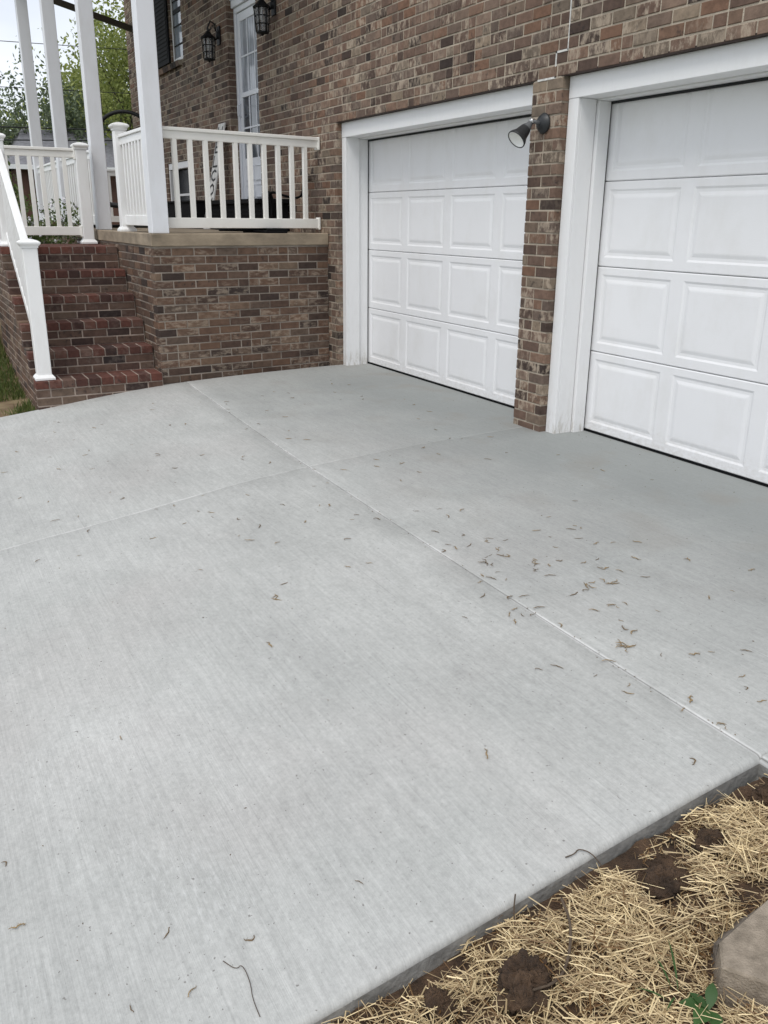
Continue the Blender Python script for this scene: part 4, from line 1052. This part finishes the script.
# root / twig pieces
M_twig = mat('dark_twig', (.085,.06,.04), .85, noise_amt=.3, nscale=60)
def twig(pts, r, label):
    tag(MB().tube(smooth_path(pts, 2), r, 6).build('twig', M_twig), label, 'twig', 'dark twigs and roots by the driveway')
zt_ = dirt_z
twig([(6.40, -2.96, zt_(6.40,-2.96)+.055), (6.41, -2.90, zt_(6.41,-2.90)+.045), (6.385, -2.85, zt_(6.38,-2.85)+.04), (6.33, -2.80, zt_(6.33,-2.80)+.06), (6.27, -2.78, zt_(6.27,-2.78)+.07)], .0034, 'curved brown root rising out of the largest clay clod')
twig([(6.165, -2.68, sz(-2.68)+.003), (6.175, -2.66, sz(-2.66)+.010), (6.165, -2.64, sz(-2.64)+.008), (6.19, -2.62, sz(-2.62)+.004), (6.22, -2.61, sz(-2.61)-.02)], .0016, 'short dark twig bent over the driveway edge')
twig([(6.24, -2.88, zt_(6.24,-2.88)+.015), (6.215, -2.87, zt_(6.2,-2.87)+.05), (6.205, -2.86, zt_(6.2,-2.86)+.085)], .0018, 'thin dark stem leaning on the driveway edge')
twig([(6.40, -3.20, zt_(6.40,-3.20)+.02), (6.34, -3.17, zt_(6.34,-3.17)+.025), (6.30, -3.14, zt_(6.30,-3.14)+.02)], .0022, 'short stem lying on bare soil near the bottom edge')

# ---------------------------------------------------------------- catkins scattered on the driveway
random.seed(55)
M_cat = mat('dry_catkin', (.27,.185,.085), .9, noise_amt=.5, nscale=80)
M_cat2 = mat('dark_catkin', (.15,.10,.05), .9, noise_amt=.5, nscale=80)
protos = []
def catkin_mesh(kind):
    mb = MB(); ln = .045
    pts = []; a = random.random()*6.28; p = Vector((0, 0, .003)); 
    for i in range(8): pts.append(p.copy()); a += random.gauss(.12, .42); p += Vector((cos(a), sin(a), 0))*ln/8; p.z = .003+.0015*random.random()
    mb.tube(pts, [.0006+.0011*sin(pi*(i+.5)/8) for i in range(8)], 6)
    for i in range(14):
        q = random.choice(pts)+Vector((random.gauss(0, .002), random.gauss(0, .002), random.random()*.002)); s_ = .0012
        mb.add([q+Vector((s_, 0, 0)), q+Vector((0, s_, .0006)), q+Vector((-s_, 0, 0)), q+Vector((0, -s_, .0006))], [(0,1,2,3)])
    if kind == 2:
        for _ in range(3):
            a = random.random()*6.28; q = Vector((random.gauss(0, .008), random.gauss(0, .008), .004)); mb.tube([q, q+Vector((cos(a), sin(a), .15))*.016, q+Vector((cos(a+.5), sin(a+.5), .1))*.026], [.001, .0016, .0006], 5)
    return mb
spots = [(4.006,-1.674,1),(4.068,-1.584,1),(4.134,-1.715,1),(4.386,-1.317,1),(4.555,-1.275,1),(4.504,-1.449,1),(4.365,-1.796,1),(4.403,-1.908,1),(4.486,-1.844,1),(4.475,-1.745,2),(4.473,-1.693,1),(4.516,-1.673,1),(4.571,-1.727,1),(4.622,-1.824,1),(4.627,-1.786,1),(4.66,-1.778,1),(4.685,-1.761,1),(4.692,-1.875,2),(4.752,-1.68,1),(4.784,-1.716,2),(4.805,-1.701,1),(4.856,-1.754,2),(4.833,-1.663,1),(4.817,-1.613,1),(4.784,-1.881,1),(4.9,-1.549,1),(4.963,-1.515,1),(4.993,-1.518,1),(4.799,-1.26,1),(4.764,-1.327,1),(4.786,-1.967,1),(4.838,-1.939,1),(4.851,-1.897,1),(4.941,-1.714,1),(5.069,-1.66,2),(5.118,-1.694,1),(5.105,-1.591,2),(4.935,-2.083,1),(4.997,-1.973,1),(5.026,-1.916,1),(5.117,-1.79,1),(5.14,-1.93,1),(5.083,-2.018,1),(5.096,-2.063,1),(5.163,-1.994,1),(5.273,-1.702,2),(5.278,-1.784,1),(5.366,-1.772,1),(5.409,-1.793,1),(5.46,-1.771,1),(5.298,-1.981,1),(5.531,-1.896,2),(5.516,-2.153,1),(5.486,-2.215,1),(5.61,-2.104,1),(5.044,-2.216,1),(5.155,-2.078,1),(5.582,-1.984,1),(4.259,-1.052,1),(3.285,-2.066,1),(3.296,-1.969,1),(3.634,-2.127,1),(3.47,-2.305,1),(3.464,-2.561,1),(3.369,-2.659,1),(3.207,-2.69,1),(3.337,-2.814,1),(3.758,-2.32,1),(3.685,-2.626,1),(3.666,-2.524,1),(3.79,-2.595,1),(3.897,-2.505,1),(3.84,-2.059,1),(3.875,-2.101,1),(4.366,-2.368,1),(4.367,-2.293,1),(3.945,-2.894,1),(4.323,-2.675,1),(4.413,-2.751,2),(4.729,-2.895,1),(4.089,-2.227,1),(3.272,-2.658,1),(3.006,-2.608,1),(3.162,-2.409,1),(5.614,-3.857,1),(5.841,-3.582,1),(6.005,-3.555,1),(5.971,-3.69,1),(5.378,-3.878,1),(5.534,-1.895,2),(5.622,-1.818,1),(5.711,-1.665,1),(5.776,-1.561,1),(5.714,-2.056,1),(5.723,-2.089,1),(5.864,-1.933,1),(5.891,-1.999,1),(6.021,-1.971,2),(6.096,-2.183,1),(5.986,-1.793,1),(5.863,-1.728,1),(5.955,-3.124,1),(5.946,-3.425,1),(5.716,-2.603,1),(5.001,-3.491,1),(1.175,-2.97,1),(1.988,-3.02,1),(1.648,-2.689,1),(2.05,-2.588,1),(0.915,-2.743,1),(1.835,-3.178,1),(1.447,-2.247,1),(1.245,-1.838,1),(0.785,-2.333,1),(1.823,-1.815,1),(2.404,-1.687,1),(3.113,-1.811,1),(5.697,-1.718,1),(5.922,-1.768,1),(5.002,-1.312,1),(5.11,-1.134,1),(2.994,-0.259,1),(3.555,-0.55,1),(3.916,-0.559,1),(4.2,-0.457,1),(3.179,-1.168,1),(3.477,-1.617,1),(3.964,-2.006,1),(2.704,-2.99,1),(3.054,-3.222,1),(2.785,-3.329,1),(3.287,-3.501,1),(3.411,-2.999,1),(2.866,0.154,1),(5.424,-1.23,1),(5.399,-1.599,1),(5.424,-1.365,1),(5.319,-0.988,1)]
protos = []
for k in range(8):
    kind = 2 if k >= 5 else 1
    mb = catkin_mesh(kind); me = mb.build('catkin', M_cat if k % 3 else M_cat2); protos.append((kind, me))
used = set(); random.seed(91)
spots += [(round(random.uniform(.25, 3.6), 3), round(random.uniform(-3.5, -.5), 3), 1) for _ in range(58)]+[(round(random.gauss(4.7, .5), 3), round(random.gauss(-1.6, .25), 3), 1) for _ in range(22)]
for x, y, kind in spots:
    c = random.choice([p for p in protos if p[0] == kind])
    o = c[1] if c[1].name not in used else c[1].copy()
    if c[1].name in used: COL.objects.link(o)
    used.add(c[1].name)
    far = min(1.0, (Vector((x, y, 0))-CAM).length/5)
    o.location = (x, y, sz(y)+.001); o.rotation_euler = (0, 0, random.random()*6.28); s_ = (.55+.75*random.random()); o.scale = (s_, s_*(.8+.5*random.random()), s_*.7)
    tag(o, 'small brown dried catkin fallen on the concrete driveway' if kind == 1 else 'branched cluster of small brown catkins on the concrete driveway', 'catkin', 'dried catkins scattered on the driveway')
mb = MB(); random.seed(77)
for i in range(520):
    if random.random() < .35: x = random.uniform(.3, 6.1); y = joint_y(x)+random.gauss(0, .012)
    elif random.random() < .3: x = random.uniform(0, 6); y = -random.random()*.25
    else: x = random.uniform(.2, 6.1); y = random.uniform(-3.9, -.1)
    r_ = .0008+.0022*random.random()**2; z = sz(y)+.0012; a = random.random()*6.28; u_ = Vector((cos(a), sin(a), 0))*r_*(1+1.6*random.random()); v_ = Vector((-sin(a), cos(a), 0))*r_
    p = Vector((x, y, z)); mb.add([p-u_, p-v_, p+u_, p+v_, p+Vector((0, 0, r_*.8))], [(0,1,4),(1,2,4),(2,3,4),(3,0,4)])
tag(mb.build('grit', M_cat2), 'tiny brown bud scales and grit scattered over the driveway', 'grit', kind='stuff')
twig([(5.976, -3.485, sz(-3.485)+.003), (6.015, -3.468, sz(-3.47)+.004), (6.008, -3.452, sz(-3.45)+.005), (6.06, -3.452, sz(-3.45)+.004), (6.10, -3.462, sz(-3.46)+.003), (6.15, -3.464, sz(-3.46)+.003)], .0009, 'thin bent twig lying flat on the concrete near the bottom of the photo')
